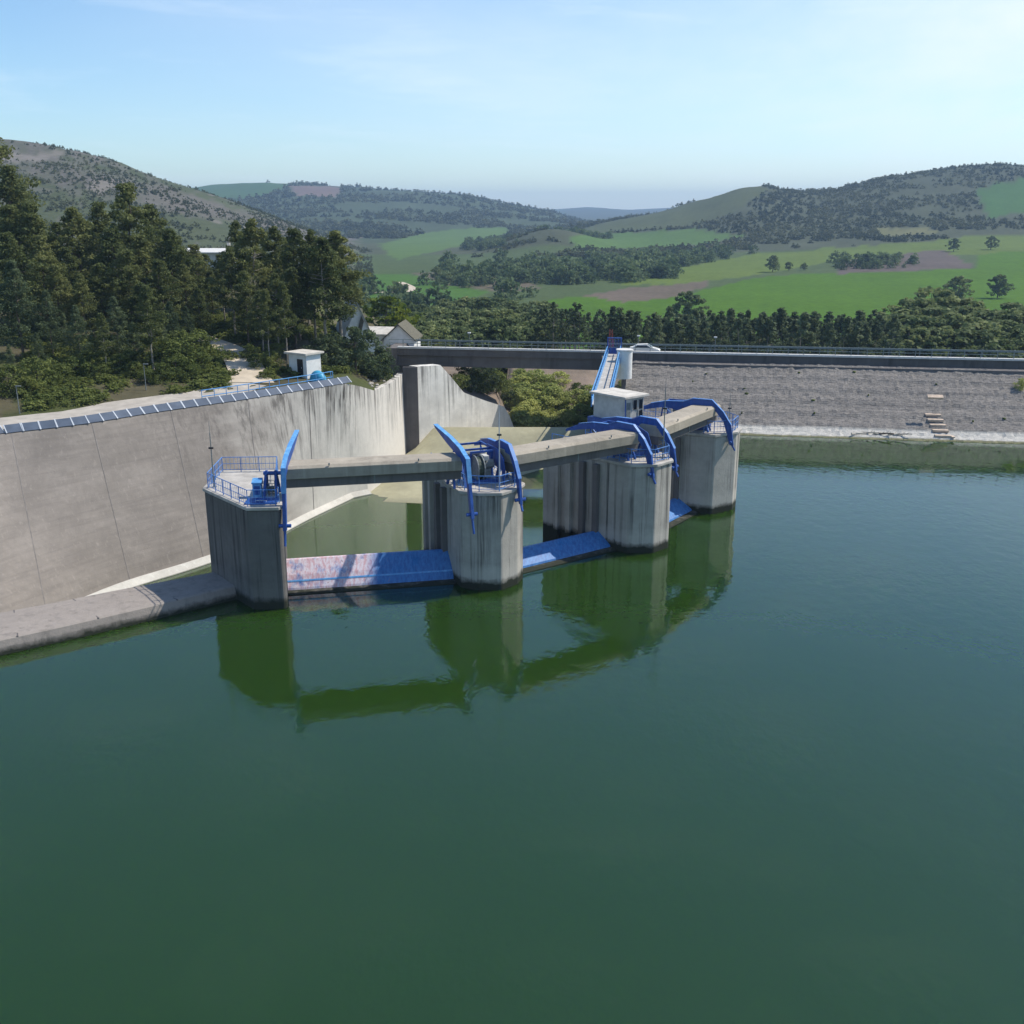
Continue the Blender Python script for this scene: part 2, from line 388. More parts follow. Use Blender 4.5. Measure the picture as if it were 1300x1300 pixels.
# platform railings
def railing(name, fr, path, label, z=PZ, h=1.1, step=1.25, group=None, mesh=True):
    e = empty(name, fr(path[0][0], path[0][1], z)); off = Vector(e.location)
    tag(e, label, 'railing', group)
    pts = [fr(a, b, z)-off for a, b in path]
    for hh, nm in ((h, 'top_rail'), (h*.55, 'mid_rail'), (.16, 'kick_rail')):
        m = MB(); m.pipe([p+Vector((0, 0, hh)) for p in pts], .032 if hh > 1 else .024); m.build(nm, M['rail'], e)
    m = MB(); N0 = len(pts)
    for a, b in zip(pts, pts[1:]):
        k = max(2, round((b-a).length/.28))
        for q in range(k): p = a.lerp(b, q/k); m.tube(p+Vector((0, 0, .16)), p+Vector((0, 0, h)), .013, n=4)
    m.build('balusters', M['rail'], e)
    posts = []
    for a, b in zip(pts, pts[1:]):
        k = max(1, round((b-a).length/step))
        posts += [a.lerp(b, q/k) for q in range(k)]
    posts.append(pts[-1])
    for p in posts:
        m = MB(); m.tube(p, p+Vector((0, 0, h)), .035, n=6); m.build('post', M['rail'], e)
    return e
RG = 'blue railings around the pier decks'
railing('deck_railing', FR[0], [(.95, .9), (.85, .25), (-1.0, .25), (-4.65, 5.0), (-4.65, 9.7), (-.6, 9.7), (.1, 5.0)], 'pale blue railing fencing the open deck of the nearest pier', group=RG)
railing('deck_railing', FR[1], [(-2.1, 8.8), (-2.1, 1.6), (-1.3, .85), (0, .3), (1.4, .95), (2.1, 1.7), (2.1, 8.8)], 'blue railing at the front of the pier deck that carries the drum', group=RG)
railing('deck_railing', FR[2], [(-2.1, 9.8), (-2.1, 1.6), (-.9, .25), (.9, .25), (2.15, 1.5), (2.15, 9.8)], 'blue railing on the pier deck in front of the white cabin', group=RG)
railing('deck_railing', FR[3], [(-2.1, 2.5), (-2.1, 1.6), (-.9, .25), (1.2, .25), (2.6, 1.5), (2.6, 9.6), (-2.1, 9.6)], 'blue railing on the farthest pier deck, right of the last beam', group=RG)

# ------------------------------------------------------------------ concrete beams over the gates
def span(i, s0, s1, L):   # end points on neighbouring piers
    return FR[i](s0, L), FR[i+1](s1, L)
BL = ['long concrete beam over the nearest gate, left of the drum hoist', 'pale concrete beam over the middle gate, between the second and third piers', 'short sunlit concrete beam over the last gate, farthest from the viewer']
for i, (s0, s1) in enumerate(((1.25, -2.25), (1.75, -1.05), (1.75, -.1))):
    L = 1.55
    a, b = span(i, s0, s1, L); a2, b2 = span(i, s0, s1, L+2.0)
    ax = (b-a).normalized(); pr = Vector((-ax.y, ax.x, 0))
    e = empty('concrete_beam', a, math.atan2(ax.y, ax.x)); tag(e, BL[i], 'beam', 'concrete beams between the gate piers')
    ln = (b-a).length
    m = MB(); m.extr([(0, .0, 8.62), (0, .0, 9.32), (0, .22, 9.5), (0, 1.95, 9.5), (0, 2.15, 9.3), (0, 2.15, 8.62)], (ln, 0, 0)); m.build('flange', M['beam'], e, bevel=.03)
    m = MB(); m.extr([(.05, .33, 7.95), (.05, .33, 8.62), (.05, 1.9, 8.62), (.05, 1.9, 7.95)], (ln-.1, 0, 0)); m.build('web', M['girder'], e)  # darker than the flange: shade of the recess put into the colour
    m = MB(); m.box(ln*.5-.05, ln*.5+.05, .3, .34, 8.0, 8.6); 
    for fx in (.25, .75): m.tube((ln*fx, .06, 9.45), (ln*fx, .06, 9.62), .05)
    m.build('lifting_eye', M['steelgrey'], e)

# ------------------------------------------------------------------ flap gates with lifting arms
ARM = [(0.0, 6.15), (.34, 6.15), (1.0, 8.2), (1.95, 9.3), (3.6, 9.35), (4.2, 8.95), (5.0, 8.85), (6.2, 9.1), (7.6, 8.85), (9.0, 8.5), (9.0, 8.7), (7.6, 9.3), (6.2, 9.6), (4.6, 9.68), (3.8, 10.0), (2.1, 9.98), (1.05, 9.0), (.3, 7.9)]
ARM1 = [(-.3, 5.6), (.05, 5.6), (.6, 7.9), (.95, 9.05), (2.3, 9.5), (4.6, 9.95), (7.2, 10.6), (7.3, 10.75), (4.0, 10.45), (1.9, 10.1), (.55, 9.6), (.22, 8.0)]
GL = ['nearest flap gate, blue and rust-pink skin between the first two piers, arms raised', 'middle flap gate in shadow with dark blue arms over the second and third piers', 'farthest flap gate, hidden low behind the third pier, blue arms showing']
for i in range(3):
    a, b = span(i, .72 if i == 0 else 2.47, -2.47, 2.9); ax = (b-a).normalized(); e = empty('flap_gate', a, math.atan2(ax.y, ax.x))
    tag(e, GL[i], 'sluice gate', 'flap gates between the piers')
    inv = (Matrix.Translation(e.location) @ Matrix.Rotation(e.rotation_euler[2], 4, 'Z')).inverted()
    ln = (b-a).length; zt = (2.0, 1.2, 1.2)[i]
    m = MB(); sec = [(0, -.4), (.25, .3), (.75, zt*.55), (1.5, zt), (1.75, zt), (1.1, zt*.5), (.6, .2), (.4, -.4)]
    m.extr([(.05, y, z) for y, z in sec], (ln-.1, 0, 0)); m.build('gate_leaf', M['gate'], e)
    if i == 0: m = MB(); m.extr([(.05, y-.04, z) for y, z in ((.5, .68), (.56, .78), (.72, .78), (.72, .68))], (ln-.1, 0, 0)); m.build('horizontal_stiffener', M['bluepale'], e)
    for fx in np.linspace(.08, .92, 7):
        m = MB(); m.extr([(ln*fx, 1.72, zt-.05), (ln*fx, 2.3, .8), (ln*fx, 1.4, -.3), (ln*fx, .6, -.3), (ln*fx, 1.1, zt*.5)], (.08, 0, 0)); m.build('rib', M['blue'], e)
    for fr, s in ((FR[i], (1.4, 1.55, 1.75)[i]), (FR[i+1], (-2.2, -1.25, -1.3)[i])):
        prof = ARM1 if i == 0 else ARM
        w = .24 if i == 0 else .19
        m = MB(); m.extr([inv @ fr(s-w/2, L, z) for L, z in prof], inv.to_3x3() @ (fr.t*w)); arm = m.build('lifting_arm', M['blue'], e, bevel=.02)
        top = prof[len(prof)//2+ (4 if i else 2):]
        m = MB(); tp = prof[11:18] if i else prof[7:12]
        rws = []
        for L, z in tp: rws.append([inv @ fr(s-w/2-.04, L, z+.025), inv @ fr(s+w/2+.04, L, z+.025), inv @ fr(s+w/2+.04, L, z+.07), inv @ fr(s-w/2-.04, L, z+.07)])
        m.loft(rws, True); m.build('sunlit_top_strip', M['bluepale' if i == 0 else 'rail'], e)  # paler strip puts the sunlight on the arm's top into the colour
        m = MB(); L0, z0 = prof[0]; m.tube(inv @ fr(s, L0+.2, z0+.1), inv @ fr(s, L0-.15, z0-(1.0 if i == 0 else .45)), .08); m.tube(inv @ fr(s-.4, L0+.25, z0+.3), inv @ fr(s+.4, L0+.25, z0+.3), .13); m.build('tie_rod', M['blue'], e)
        # short trestle that carries the arm's pivot
        m = MB(); sa = s; s = .15 if (i == 0 and s > 0) else s
        for q in (-1, 1): m.bar(inv @ fr(s+q*.42, 2.2, PZ), inv @ fr(s+q*.3, 2.9, 8.9), .16, .16); m.bar(inv @ fr(s+q*.42, 3.7, PZ), inv @ fr(s+q*.3, 3.0, 8.9), .16, .16)
        m.tube(inv @ fr(s-.5, 2.95, 8.75), inv @ fr(sa+.5, 2.95, 8.75), .14); m.build('pivot_trestle', M['blue'], e); s = sa
        if i: 
            L1 = prof[9][0]-.15; m = MB(); m.bar(inv @ fr(s, L1, 5.2), inv @ fr(s, L1, 8.0), .12, .12); m.build('hanger_rod', M['blue'], e)
    # crest block under the gate
    cr = empty('gate_crest', a, math.atan2(ax.y, ax.x)); tag(cr, ('bleached concrete crest at the waterline beneath the rust-pink gate', 'shaded concrete crest at the waterline beneath the middle gate', 'concrete crest beneath the farthest gate')[i], 'weir crest', 'concrete crests under the gates')
    m = MB(); m.extr([(0, -.5, -2), (0, -.45, .05), (0, -.1, .16), (0, 2.2, .14), (0, 4.2, -1.4), (0, 7, -6), (0, 0, -6)], (ln, 0, 0)); m.build('crest_block', M['sill'], cr)

# ------------------------------------------------------------------ hoists on the decks
def hoist(fr, lab, sx=1):
    e = empty('hoist_winch', fr(0, 3.4, PZ), fr.a); tag(e, lab, 'winch', 'hoist winches on the pier decks')
    m = MB(); m.box(-.95, .95, -.8, 1.0, 0, .28); m.build('base_frame', M['blue'], e, bevel=.02)
    m = MB(); m.tube((-.62, 0, 1.0), (-.22, 0, 1.0), .82, n=20); m.build('drum', M['drum'], e, smooth=False)
    m = MB(); m.tube((-.70, 0, 1.0), (-.62, 0, 1.0), .95, n=20); m.tube((-.22, 0, 1.0), (-.14, 0, 1.0), .95, n=20); m.build('drum_flange', M['steelgrey'], e)
    m = MB(); m.tube((-.1, 0, 1.25), (.75, 0, 1.25), .33, n=14); m.box(.1, .5, -.3, .3, .28, .95); m.build('motor', M['steelgrey'], e)
    m = MB(); m.box(-.1, .3, -.45, .45, 1.58, 1.95); m.build('gearbox', M['offwhite'], e, bevel=.04)
    m = MB()
    for q in (-.8, .8): m.bar((q, .6, .28), (q, .3, 2.1), .12, .12)
    m.bar((-.85, .3, 2.1), (.85, .3, 2.1), .14, .14); m.build('gantry', M['blue'], e)
    return e
hoist(FR[1], 'green cable drum hoist on the second pier deck, beneath the bent blue arm')
hoist(FR[2], 'hoist winch on the third pier deck, boxed in by blue arms')
hoist(FR[3], 'hoist winch on the farthest pier deck, behind the end of the last beam')
for k, lab in ((1, 'blue braced portal frame behind the drum hoist on the second pier'), (2, 'blue braced portal frame between the arms on the third pier'), (3, 'blue braced portal frame behind the last beam on the farthest pier')):
    fr = FR[k]; e = empty('steel_gantry', fr(0, 5.4, PZ), fr.a); tag(e, lab, 'gantry', 'blue portal frames on the pier decks')
    for q in (-1.15, 1.15):
        for w_ in (-1.0, 1.4): MB().bar((q, w_, 0), (q*.9, w_*.8, 2.15), .11, .11).build('leg', M['blue'], e)
    for q in (-1.04, 1.04): MB().bar((q, -.85, 2.15), (q, 1.2, 2.15), .12, .14).build('side_beam', M['blue'], e)
    for w_ in (-.8, 1.12): MB().bar((-1.04, w_, 2.1), (1.04, w_, 2.1), .12, .14).build('cross_beam', M['blue'], e)
    for q in (-1.1, 1.1): MB().bar((q, -.95, .3), (q*.93, 1.15, 1.95), .06, .06).build('brace', M['rail'], e); MB().bar((q, 1.3, .3), (q*.93, -.8, 1.95), .06, .06).build('brace', M['rail'], e)
    MB().box(-.55, .5, -.4, .7, .1, 1.15).build('machine_housing', M['blue'], e, bevel=.03); MB().tube((-.9, .1, 1.55), (.9, .1, 1.55), .2, n=12).build('shaft', M['steelgrey'], e)
# blue hood plates standing between the arms
for k, (lab, s) in enumerate((('tall dark blue guard screen beside the drum hoist on the second pier', 1.0), ('tall dark blue guard screen between the arms on the third pier', .55))):
    fr = FR[1+k]; e = empty('guard_screen', fr(s, 2.6, PZ), fr.a); tag(e, lab, 'guard screen', 'blue guard screens on the pier decks')
    m = MB(); m.extr([(0, -.9, .9), (0, 2.6, 1.1), (0, 2.6, 2.3), (0, .6, 2.35), (0, -.5, 1.9)], (.06, 0, 0)); m.build('panel', M['blue'], e)
    for y in (-.7, 2.5): MB().bar((.03, y, 0), (.03, y, 1.2), .1, .1).build('leg', M['blue'], e)
# control box and gear on the open first deck
e = empty('control_cabinet', FR[0](-.75, 2.6, PZ), FR[0].a); tag(e, 'light blue control cabinet with sloped top on the nearest deck', 'control cabinet')
MB().box(-.3, .3, -.25, .25, 0, .95).build('housing', M['bluepale'], e, bevel=.03); MB().extr([(-.34, -.3, .95), (-.34, .3, .95), (-.34, .3, 1.25), (-.34, -.3, 1.05)], (.68, 0, 0)).build('sloped_lid', M['bluepale'], e); MB().box(-.2, .2, -.265, -.25, .2, .8).build('door', M['blue'], e)
e = empty('motor_cage', FR[0](-.05, 3.4, PZ), FR[0].a); tag(e, 'small grey mesh cage over a motor, right side of the nearest deck', 'machine cage')
m = MB()
for x in np.linspace(-.45, .45, 5): m.tube((x, -.4, 0), (x, -.4, .8), .02); m.tube((x, .4, 0), (x, .4, .8), .02)
for z in (.4, .8): m.pipe([(-.45, -.4, z), (.45, -.4, z), (.45, .4, z), (-.45, .4, z), (-.45, -.4, z)], .025)
m.build('cage', M['railgrey'], e); MB().tube((-.3, 0, .3), (.3, 0, .3), .24, n=12).build('motor', M['steelgrey'], e)
e = empty('deck_hatch', FR[0](-.3, 1.1, PZ), FR[0].a); tag(e, 'flat dark blue steel hatch on the deck front of the nearest pier', 'hatch')
MB().box(-1.0, 1.1, -.5, .8, .0, .10).build('cover', M['blue'], e); m = MB(); m.pipe([(-.3, -.2, .1), (-.3, -.2, .2), (.4, -.2, .2), (.4, -.2, .1)], .03); m.build('handle', M['alu'], e)

# thin masts
def mast(fr, s, L, h, lab, mat='steelgrey'):
    e = empty('light_mast', fr(s, L, PZ)); tag(e, lab, 'mast', 'thin masts on the gate piers')
    MB().box(-.14, .14, -.14, .14, 0, .03).build('base_plate', M[mat], e); MB().tube((0, 0, .03), (0, 0, h), .055, .03).build('pole', M[mat], e)
    m = MB(); m.tube((-.16, 0, h*.72), (.16, 0, h*.72), .07); m.build('floodlight', M['dark'], e)
    m = MB(); m.tube((0, 0, h), (0, 0, h+.8), .015); m.build('lightning_rod', M[mat], e)
mast(FR[0], -4.3, 5.3, 3.9, 'thin dark mast at the left corner of the nearest pier deck')
mast(FR[1], .2, .8, 5.4, 'tall thin pale mast at the front of the second pier deck', 'alu')
mast(FR[2], .6, .6, 5.6, 'thin mast standing at the front of the third pier deck')
mast(FR[3], 1.9, 1.2, 2.2, 'short post at the outer corner of the farthest pier deck')

# ------------------------------------------------------------------ the dam
E1 = Vector((1, -.154, 0)).normalized(); ANG = math.atan2(E1.y, E1.x); D0 = Vector((12.6, 138.8, 0))
dam = empty('embankment_dam', D0, ANG); tag(dam, 'long grey stone-faced embankment dam behind the lake at right', 'dam')
LX = 420.0
rng = np.random.default_rng(3)
# stone facing: jittered grid, finer where it is seen
xs = list(np.arange(0, 75, .42))+list(np.arange(75, LX, 3.)); ys = np.linspace(-18.5, -2.0, 44)
vs = []; fs = []
for x in xs:
    for y in ys:
        z = 6.5+(y+2.0)*(6.5/13.9)
        vs.append((x+rng.normal()*.05, y, z+rng.normal()*.05+.12*noise.noise((x*.12, y*.12, 0)) + (-.05 if int((y+18.5)/1.15) % 2 else .05)))
ny = len(ys)
for i in range(len(xs)-1):
    for j in range(ny-1): fs.append((i*ny+j, (i+1)*ny+j, (i+1)*ny+j+1, i*ny+j+1))
n = NT('stone_pitching'); o = n.obj()
br = n.node('ShaderNodeTexBrick'); br.inputs['Scale'].default_value = 1; br.inputs['Brick Width'].default_value = .7; br.inputs['Row Height'].default_value = .30; br.inputs['Mortar Size'].default_value = .05
br.inputs['Mortar Smooth'].default_value = .4; br.inputs['Color1'].default_value = (.212, .193, .175, 1); br.inputs['Color2'].default_value = (.268, .245, .222, 1); br.inputs['Mortar'].default_value = (.12, .11, .105, 1)
wob = n.node('ShaderNodeVectorMath', operation='ADD'); ns = n.node('ShaderNodeTexNoise'); ns.inputs['Scale'].default_value = .6; n.lk(o, ns.inputs[0])
sc2 = n.node('ShaderNodeVectorMath', operation='MULTIPLY'); n.lk(ns.outputs['Color'], sc2.inputs[0]); sc2.inputs[1].default_value = (.9, .5, 0)
n.lk(o, wob.inputs[0]); n.lk(sc2.outputs[0], wob.inputs[1]); n.lk(wob.outputs[0], br.inputs['Vector'])
big = n.noise(n.scale(o, .06, .2, .2), 1, 5, .65); fine = n.noise(o, 1.3, 5, .75); rowsn = n.noise(n.scale(o, .05, 1.6, 1), 1, 4, .7)
c = n.mix(n.ramp(big, .3, .7), n.mix(.25, br.outputs[0], (.16, .15, .14)), n.mix(.35, br.outputs[0], (.33, .30, .27)))
c = n.mix(n.ramp(fine, .42, .75, 0, .6), c, (.10, .095, .085)); c = n.mix(n.ramp(rowsn, .52, .72, 0, .55), c, (.12, .11, .105))
c = n.mix(n.ramp(fine, .30, .38, .5, 0), c, (.42, .38, .34))
gz = n.sep(o)[2]; zz = n.math('ADD', gz, n.ramp(big, 0, 1, -.25, .25))
c = n.mix(n.ramp(zz, .75, 1.0, 1, 0), c, n.mix(n.ramp(fine, .35, .65), (.44, .42, .38), (.56, .53, .48)))
c = n.mix(n.ramp(zz, .1, .2, 1, 0), c, (.20, .19, .11))
n.bump(n.math('ADD', br.outputs[1], fine), .5, .12); M['pitch'] = n.done(c, .95, .2)
m = MB(); m.v = vs; m.f = fs; m.build('stone_facing', M['pitch'], dam)
m = MB(); m.extr([(0, -2.6, 6.1), (0, -2.6, 6.42), (0, -.3, 6.42), (0, -.3, 6.1)], (LX, 0, 0)); m.build('berm', M['girder'], dam)
m = MB(); m.extr([(0, -.3, 5.9), (0, -.42, 6.4), (0, -.3, 7.42), (0, .1, 7.42), (0, .1, 5.9)], (LX, 0, 0)); m.build('parapet', M['parapet'], dam)
m = MB(); m.extr([(-28.8, -.5, 7.42), (-28.8, -.5, 7.66), (-28.8, .2, 7.66), (-28.8, .2, 7.42)], (LX+28.8, 0, 0)); m.build('coping', M['coping'], dam)
m = MB(); m.extr([(0, .1, -8), (0, .1, 6.85), (0, 6.6, 6.85), (0, 48, -14), (0, 50, -16)], (LX, 0, 0)); n = plain('grassy_back_slope', (.10, .12, .045), .95, .4, .4); m.build('back_slope', n, dam)
m = MB(); m.extr([(-28.8, .2, 6.86), (-28.8, .2, 6.94), (-28.8, 6.1, 6.94), (-28.8, 6.1, 6.86)], (LX+28.8, 0, 0)); o = m.build('crest_road', M['asphalt']); o.location = D0; o.rotation_euler = (0, 0, ANG); tag(o, kind='structure')
m = MB(); m.bar((-28, 3.1, 6.944), (LX-2, 3.1, 6.944), .12, .006); o = m.build('road_marking', M['white']); o.location = D0; o.rotation_euler = (0, 0, ANG); tag(o, kind='structure')
# spillway channel's right-hand wall
rw = empty('channel_wall', (0, 0, 0)); tag(rw, 'concrete channel wall running from the farthest pier to the dam', 'retaining wall')
m = MB(); sl = lambda y: .9 if y < 124 else lerp(.9, 7.3, min(1, (y-124)/14.)); rows = []
for (x, y) in ((13.4, 93.5), (13.2, 108), (13.0, 124), (12.8, 131), (12.55, 138.7)):
    rows.append([(x-.5, y, -6.5), (x+.5, y, -6.5), (x+.5, y, sl(y)), (x-.5, y, sl(y))])
m.loft(rows, True); m.f += [(3, 2, 1, 0), (16, 17, 18, 19)]; m.build('wall_face', M['girder'], rw)

# road bridge over the chute
bg = empty('road_bridge', D0, ANG); tag(bg, 'flat concrete road bridge crossing the spillway chute, deep grey girder', 'bridge')
m = MB(); m.box(-28.9, .6, -.35, 6.5, 6.5, 6.84); m.box(-28.8, .0, -.33, .12, 6.84, 7.415); m.build('deck', M['girder'], bg)
for y in (0., 3.0, 5.8):
    m = MB(); m.box(-28.9, .3, y, y+.5, 4.95, 6.5); m.build('girder', M['girder'], bg)
m = MB(); m.box(.3, 1.8, -.2, 6.4, -4, 6.5); m.build('abutment', M['girder'], bg)
m = MB(); m.box(-30.5, -28.9, -.2, 6.4, -4, 7.40); m.build('abutment', M['girder'], bg)

def fence(name, x0, x1, y, z, lab, step, rails, h, mat):
    e = empty(name, D0, ANG); tag(e, lab, 'railing')
    for r in rails:
        m = MB(); m.bar((x0, y, z+r), (x1, y, z+r), .06, .07); m.build('rail', mat, e)
    k = int((x1-x0)/step)
    for q in range(min(k+1, 98)):
        m = MB(); m.box(x0+q*step-.04, x0+q*step+.04, y-.04, y+.04, z, z+h); m.build('post', mat, e)
fence('crest_railing', -30, 140, -.15, 7.66, 'galvanised railing along the lake side of the dam crest road', 2.0, (.45, .95), 1.0, M['railgrey'])
e = empty('guard_rail', D0, ANG); tag(e, 'steel guard rail along the far side of the crest road', 'guard rail')
m = MB(); m.bar((-30, 6.25, 7.75), (200, 6.25, 7.75), .06, .28); m.build('beam', M['railgrey'], e)
for q in range(58): m = MB(); m.box(-30+q*4-.06, -30+q*4+.06, 6.29, 6.41, 6.9, 7.95); m.build('post', M['railgrey'], e)

# white car on the crest
def loftcar(lab, loc, rz):
    e = empty('parked_car', loc, rz); tag(e, lab, 'car')
    side = [(-2.1, .32), (-2.12, .75), (-1.95, .98), (-1.55, 1.05), (-1.0, 1.42), (.35, 1.46), (1.05, 1.02), (1.85, .88), (2.12, .7), (2.12, .32)]
    m = MB(); rows = []
    for y, k in ((-.85, .0), (-.80, .03), (0, .05), (.80, .03), (.85, 0)):
        rows.append([(x, y*(.82 if z > 1.1 else 1), z+(k if z > 1 else 0)) for x, z in side])
    m.loft(rows); N = len(side); m.f += [tuple(range(N)), tuple(range(4*N, 5*N))]
    m.build('body', M['white'], e)
    for y in (-1, 1):
        m = MB(); m.extr([(-1.35, y*.80, 1.06), (-.95, y*.745, 1.36), (.3, y*.745, 1.38), (.85, y*.80, 1.06)], (0, y*.035, 0)); m.build('side_window', M['carglass'], e)
        for x in (-1.3, 1.3):
            m = MB(); m.tube((x, y*.68, .32), (x, y*.90, .32), .32, n=16); w = m.build('wheel', M['tyre'], e)
            m = MB(); m.tube((x, y*.9, .32), (x, y*.91, .32), .2, n=12); m.build('rim', M['alu'], w)
    m = MB(); m.extr([(.42, -.62, 1.47), (1.06, -.72, 1.08), (1.06, .72, 1.08), (.42, .62, 1.47)], (.03, 0, .03)); m.build('windscreen', M['carglass'], e)
M4 = Matrix.Translation(D0) @ Matrix.Rotation(ANG, 4, 'Z')
loftcar('small white car on the crest road beside the white cylinder', M4 @ Vector((5.2, 1.5, 6.945)), ANG)

# crest lamps (white heads show above the tree line)
for k, (x, lab) in enumerate(((4.2, 'lamp post with white head beside the white car'), (14.8, 'lamp post with white head right of the white car, against the pine row'), (-20, 'lamp post with white head over the bridge, against the bushes'))):
    e = empty('lamp_post', M4 @ Vector((x, 6.6, 6.9)), ANG); tag(e, lab, 'lamp post', 'lamp posts along the crest road')
    MB().tube((0, 0, 0), (0, 0, 1.9), .05, .04).build('pole', M['steelgrey'], e); MB().box(-.22, .22, -.16, .16, 1.9, 2.08).build('lamp_head', M['white'], e, bevel=.04)

# ------------------------------------------------------------------ control cabin, footbridge, cylinder, mast
ca = R(41)
cab = empty('control_cabin', (9.4, 91.0, 0), ca); tag(cab, 'white flat-roofed control cabin with dark windows on a blue base behind the third pier', 'cabin')
W0, W1, D1, D2 = -1.0, 1.5, -1.9, 1.9
MB().box(W0, W1, D1, D2, 7.9, 10.0).build('wall', M['offwhite'], cab, bevel=.02)
MB().box(W0-.3, W1+.3, D1-.35, D2+.3, 10.0, 10.2).build('roof', M['roofslab'], cab, bevel=.02)
MB().box(W0-.35, W1+.35, D1-.4, D2+.4, 7.0, 7.9).build('base', M['blue'], cab, bevel=.02)
for q in (W0+.2, W1-.2):
    for w in (D1+.2, D2-.2): MB().box(q-.25, q+.25, w-.25, w+.25, -6, 7).build('leg', M['girder'], cab)
for (x0, x1, z0, z1) in ((.05, .55, 8.9, 9.75), (.8, 1.3, 8.9, 9.75), (.8, 1.3, 8.05, 8.75)):
    w = MB().box(x0, x1, D1-.04, D1+.02, z0, z1).build('window', M['glass'], cab)
    m = MB(); m.box(x0-.06, x0, D1-.07, D1, z0-.06, z1+.06); m.box(x1, x1+.06, D1-.07, D1, z0-.06, z1+.06); m.build('frame', M['offwhite'], w)
MB().box(W0+.25, W0+.75, D1-.03, D1+.01, 7.95, 9.6).build('door', M['steelgrey'], cab)
MB().tube((W0-.1, D1-.2, 7.2), (W0-.1, D1-.2, 10.0), .05).build('drain_pipe', M['blue'], cab)

fb = empty('foot_bridge', (0, 0, 0)); tag(fb, 'pale blue steel footbridge sloping from the cabin up to the dam crest', 'footbridge')
A = Vector((9.0, 93.5, 7.9)); B = Vector((13.4, 138.2, 7.75)); A = at(762, 512, 7.9); B = at(780, 448, 7.7); ax = (B-A).normalized(); sd = Vector((ax.y, -ax.x, 0)).normalized()
for q in (-1, 1):
    p, r = A+sd*q*.85, B+sd*q*.85
    m = MB(); m.bar(p+Vector((0, 0, .0)), r+Vector((0, 0, .0)), .12, .75); m.build('side_girder', M['bluepale'], fb)
    m = MB(); m.bar(p+Vector((0, 0, 1.1)), r+Vector((0, 0, 1.1)), .09, .09); m.build('handrail', M['bluepale'], fb)
    for k in range(20):
        c0 = p.lerp(r, k/19); m = MB(); m.box(c0.x-.04, c0.x+.04, c0.y-.04, c0.y+.04, c0.z+.35, c0.z+1.1); m.build('post', M['bluepale'], fb)
m = MB(); m.bar(A+Vector((0, 0, -.2)), B+Vector((0, 0, -.2)), 1.6, .12); m.build('deck', M['cap'], fb)
m = MB(); c0 = A.lerp(B, .5); m.box(c0.x-.35, c0.x+.35, c0.y-.35, c0.y+.35, -7, 7.3); m.build('trestle', M['girder'], fb)
gt = empty('footbridge_gate', B+Vector((-.2, -1.8, 0)), ANG); tag(gt, 'dark blue steel gate frame at the crest end of the footbridge', 'gate')
MB().box(-.95, -.8, -.1, .1, 0, 2.1).build('post', M['blue'], gt); MB().box(.8, .95, -.1, .1, 0, 2.1).build('post', M['blue'], gt); MB().box(-.95, .95, -.1, .1, 2.1, 2.25).build('lintel', M['blue'], gt)
m = MB(); [m.box(x-.03, x+.03, -.03, .03, .1, 2.0) for x in np.linspace(-.7, .7, 8)]; m.box(-.75, .75, -.04, .04, .1, .9); m.build('leaf', M['blue'], gt)

cy = empty('white_cylinder', (14.15, 129, 5.35)); tag(cy, 'tall white concrete cylinder beside the footbridge on the dam slope', 'gauge tower')
hz = 3.75
MB().tube((0, 0, .1), (0, 0, hz-.15), .98, n=28).build('shell', M['white'], cy, smooth=False); MB().tube((0, 0, hz-.15), (0, 0, hz), 1.08, n=28).build('lid', M['coping'], cy)
m = MB(); m.tube((0, 0, -3.5), (0, 0, .1), .3); m.build('stem', M['girder'], cy); m = MB(); m.bar((.1, .9, hz-.5), (.9, 9.2, hz-1.4), .8, .14); m.build('access_slab', M['coping'], cy)
lm = empty('lattice_mast', at(776, 444, 7.7)+Vector((0, 1.0, 0))); tag(lm, 'short red lattice mast at the crest end of the footbridge', 'mast')
for sx, sy in ((-1, -1), (1, -1), (1, 1), (-1, 1)): MB().tube((sx*.35, sy*.35, 0), (sx*.15, sy*.15, 2.6), .04, n=5).build('leg', M['redmast'], lm)
m = MB()
for k in range(4):
    a0 = .35-.05*k; z0 = k*.65
    for (p, q) in (((-1, -1), (1, -1)), ((1, -1), (1, 1)), ((1, 1), (-1, 1)), ((-1, 1), (-1, -1))):
        m.tube((p[0]*a0, p[1]*a0, z0), (q[0]*(a0-.05), q[1]*(a0-.05), z0+.65), .025, n=4); m.tube((p[0]*a0, p[1]*a0, z0), (q[0]*a0, q[1]*a0, z0), .02, n=4)
m.build('bracing', M['redmast'], lm)

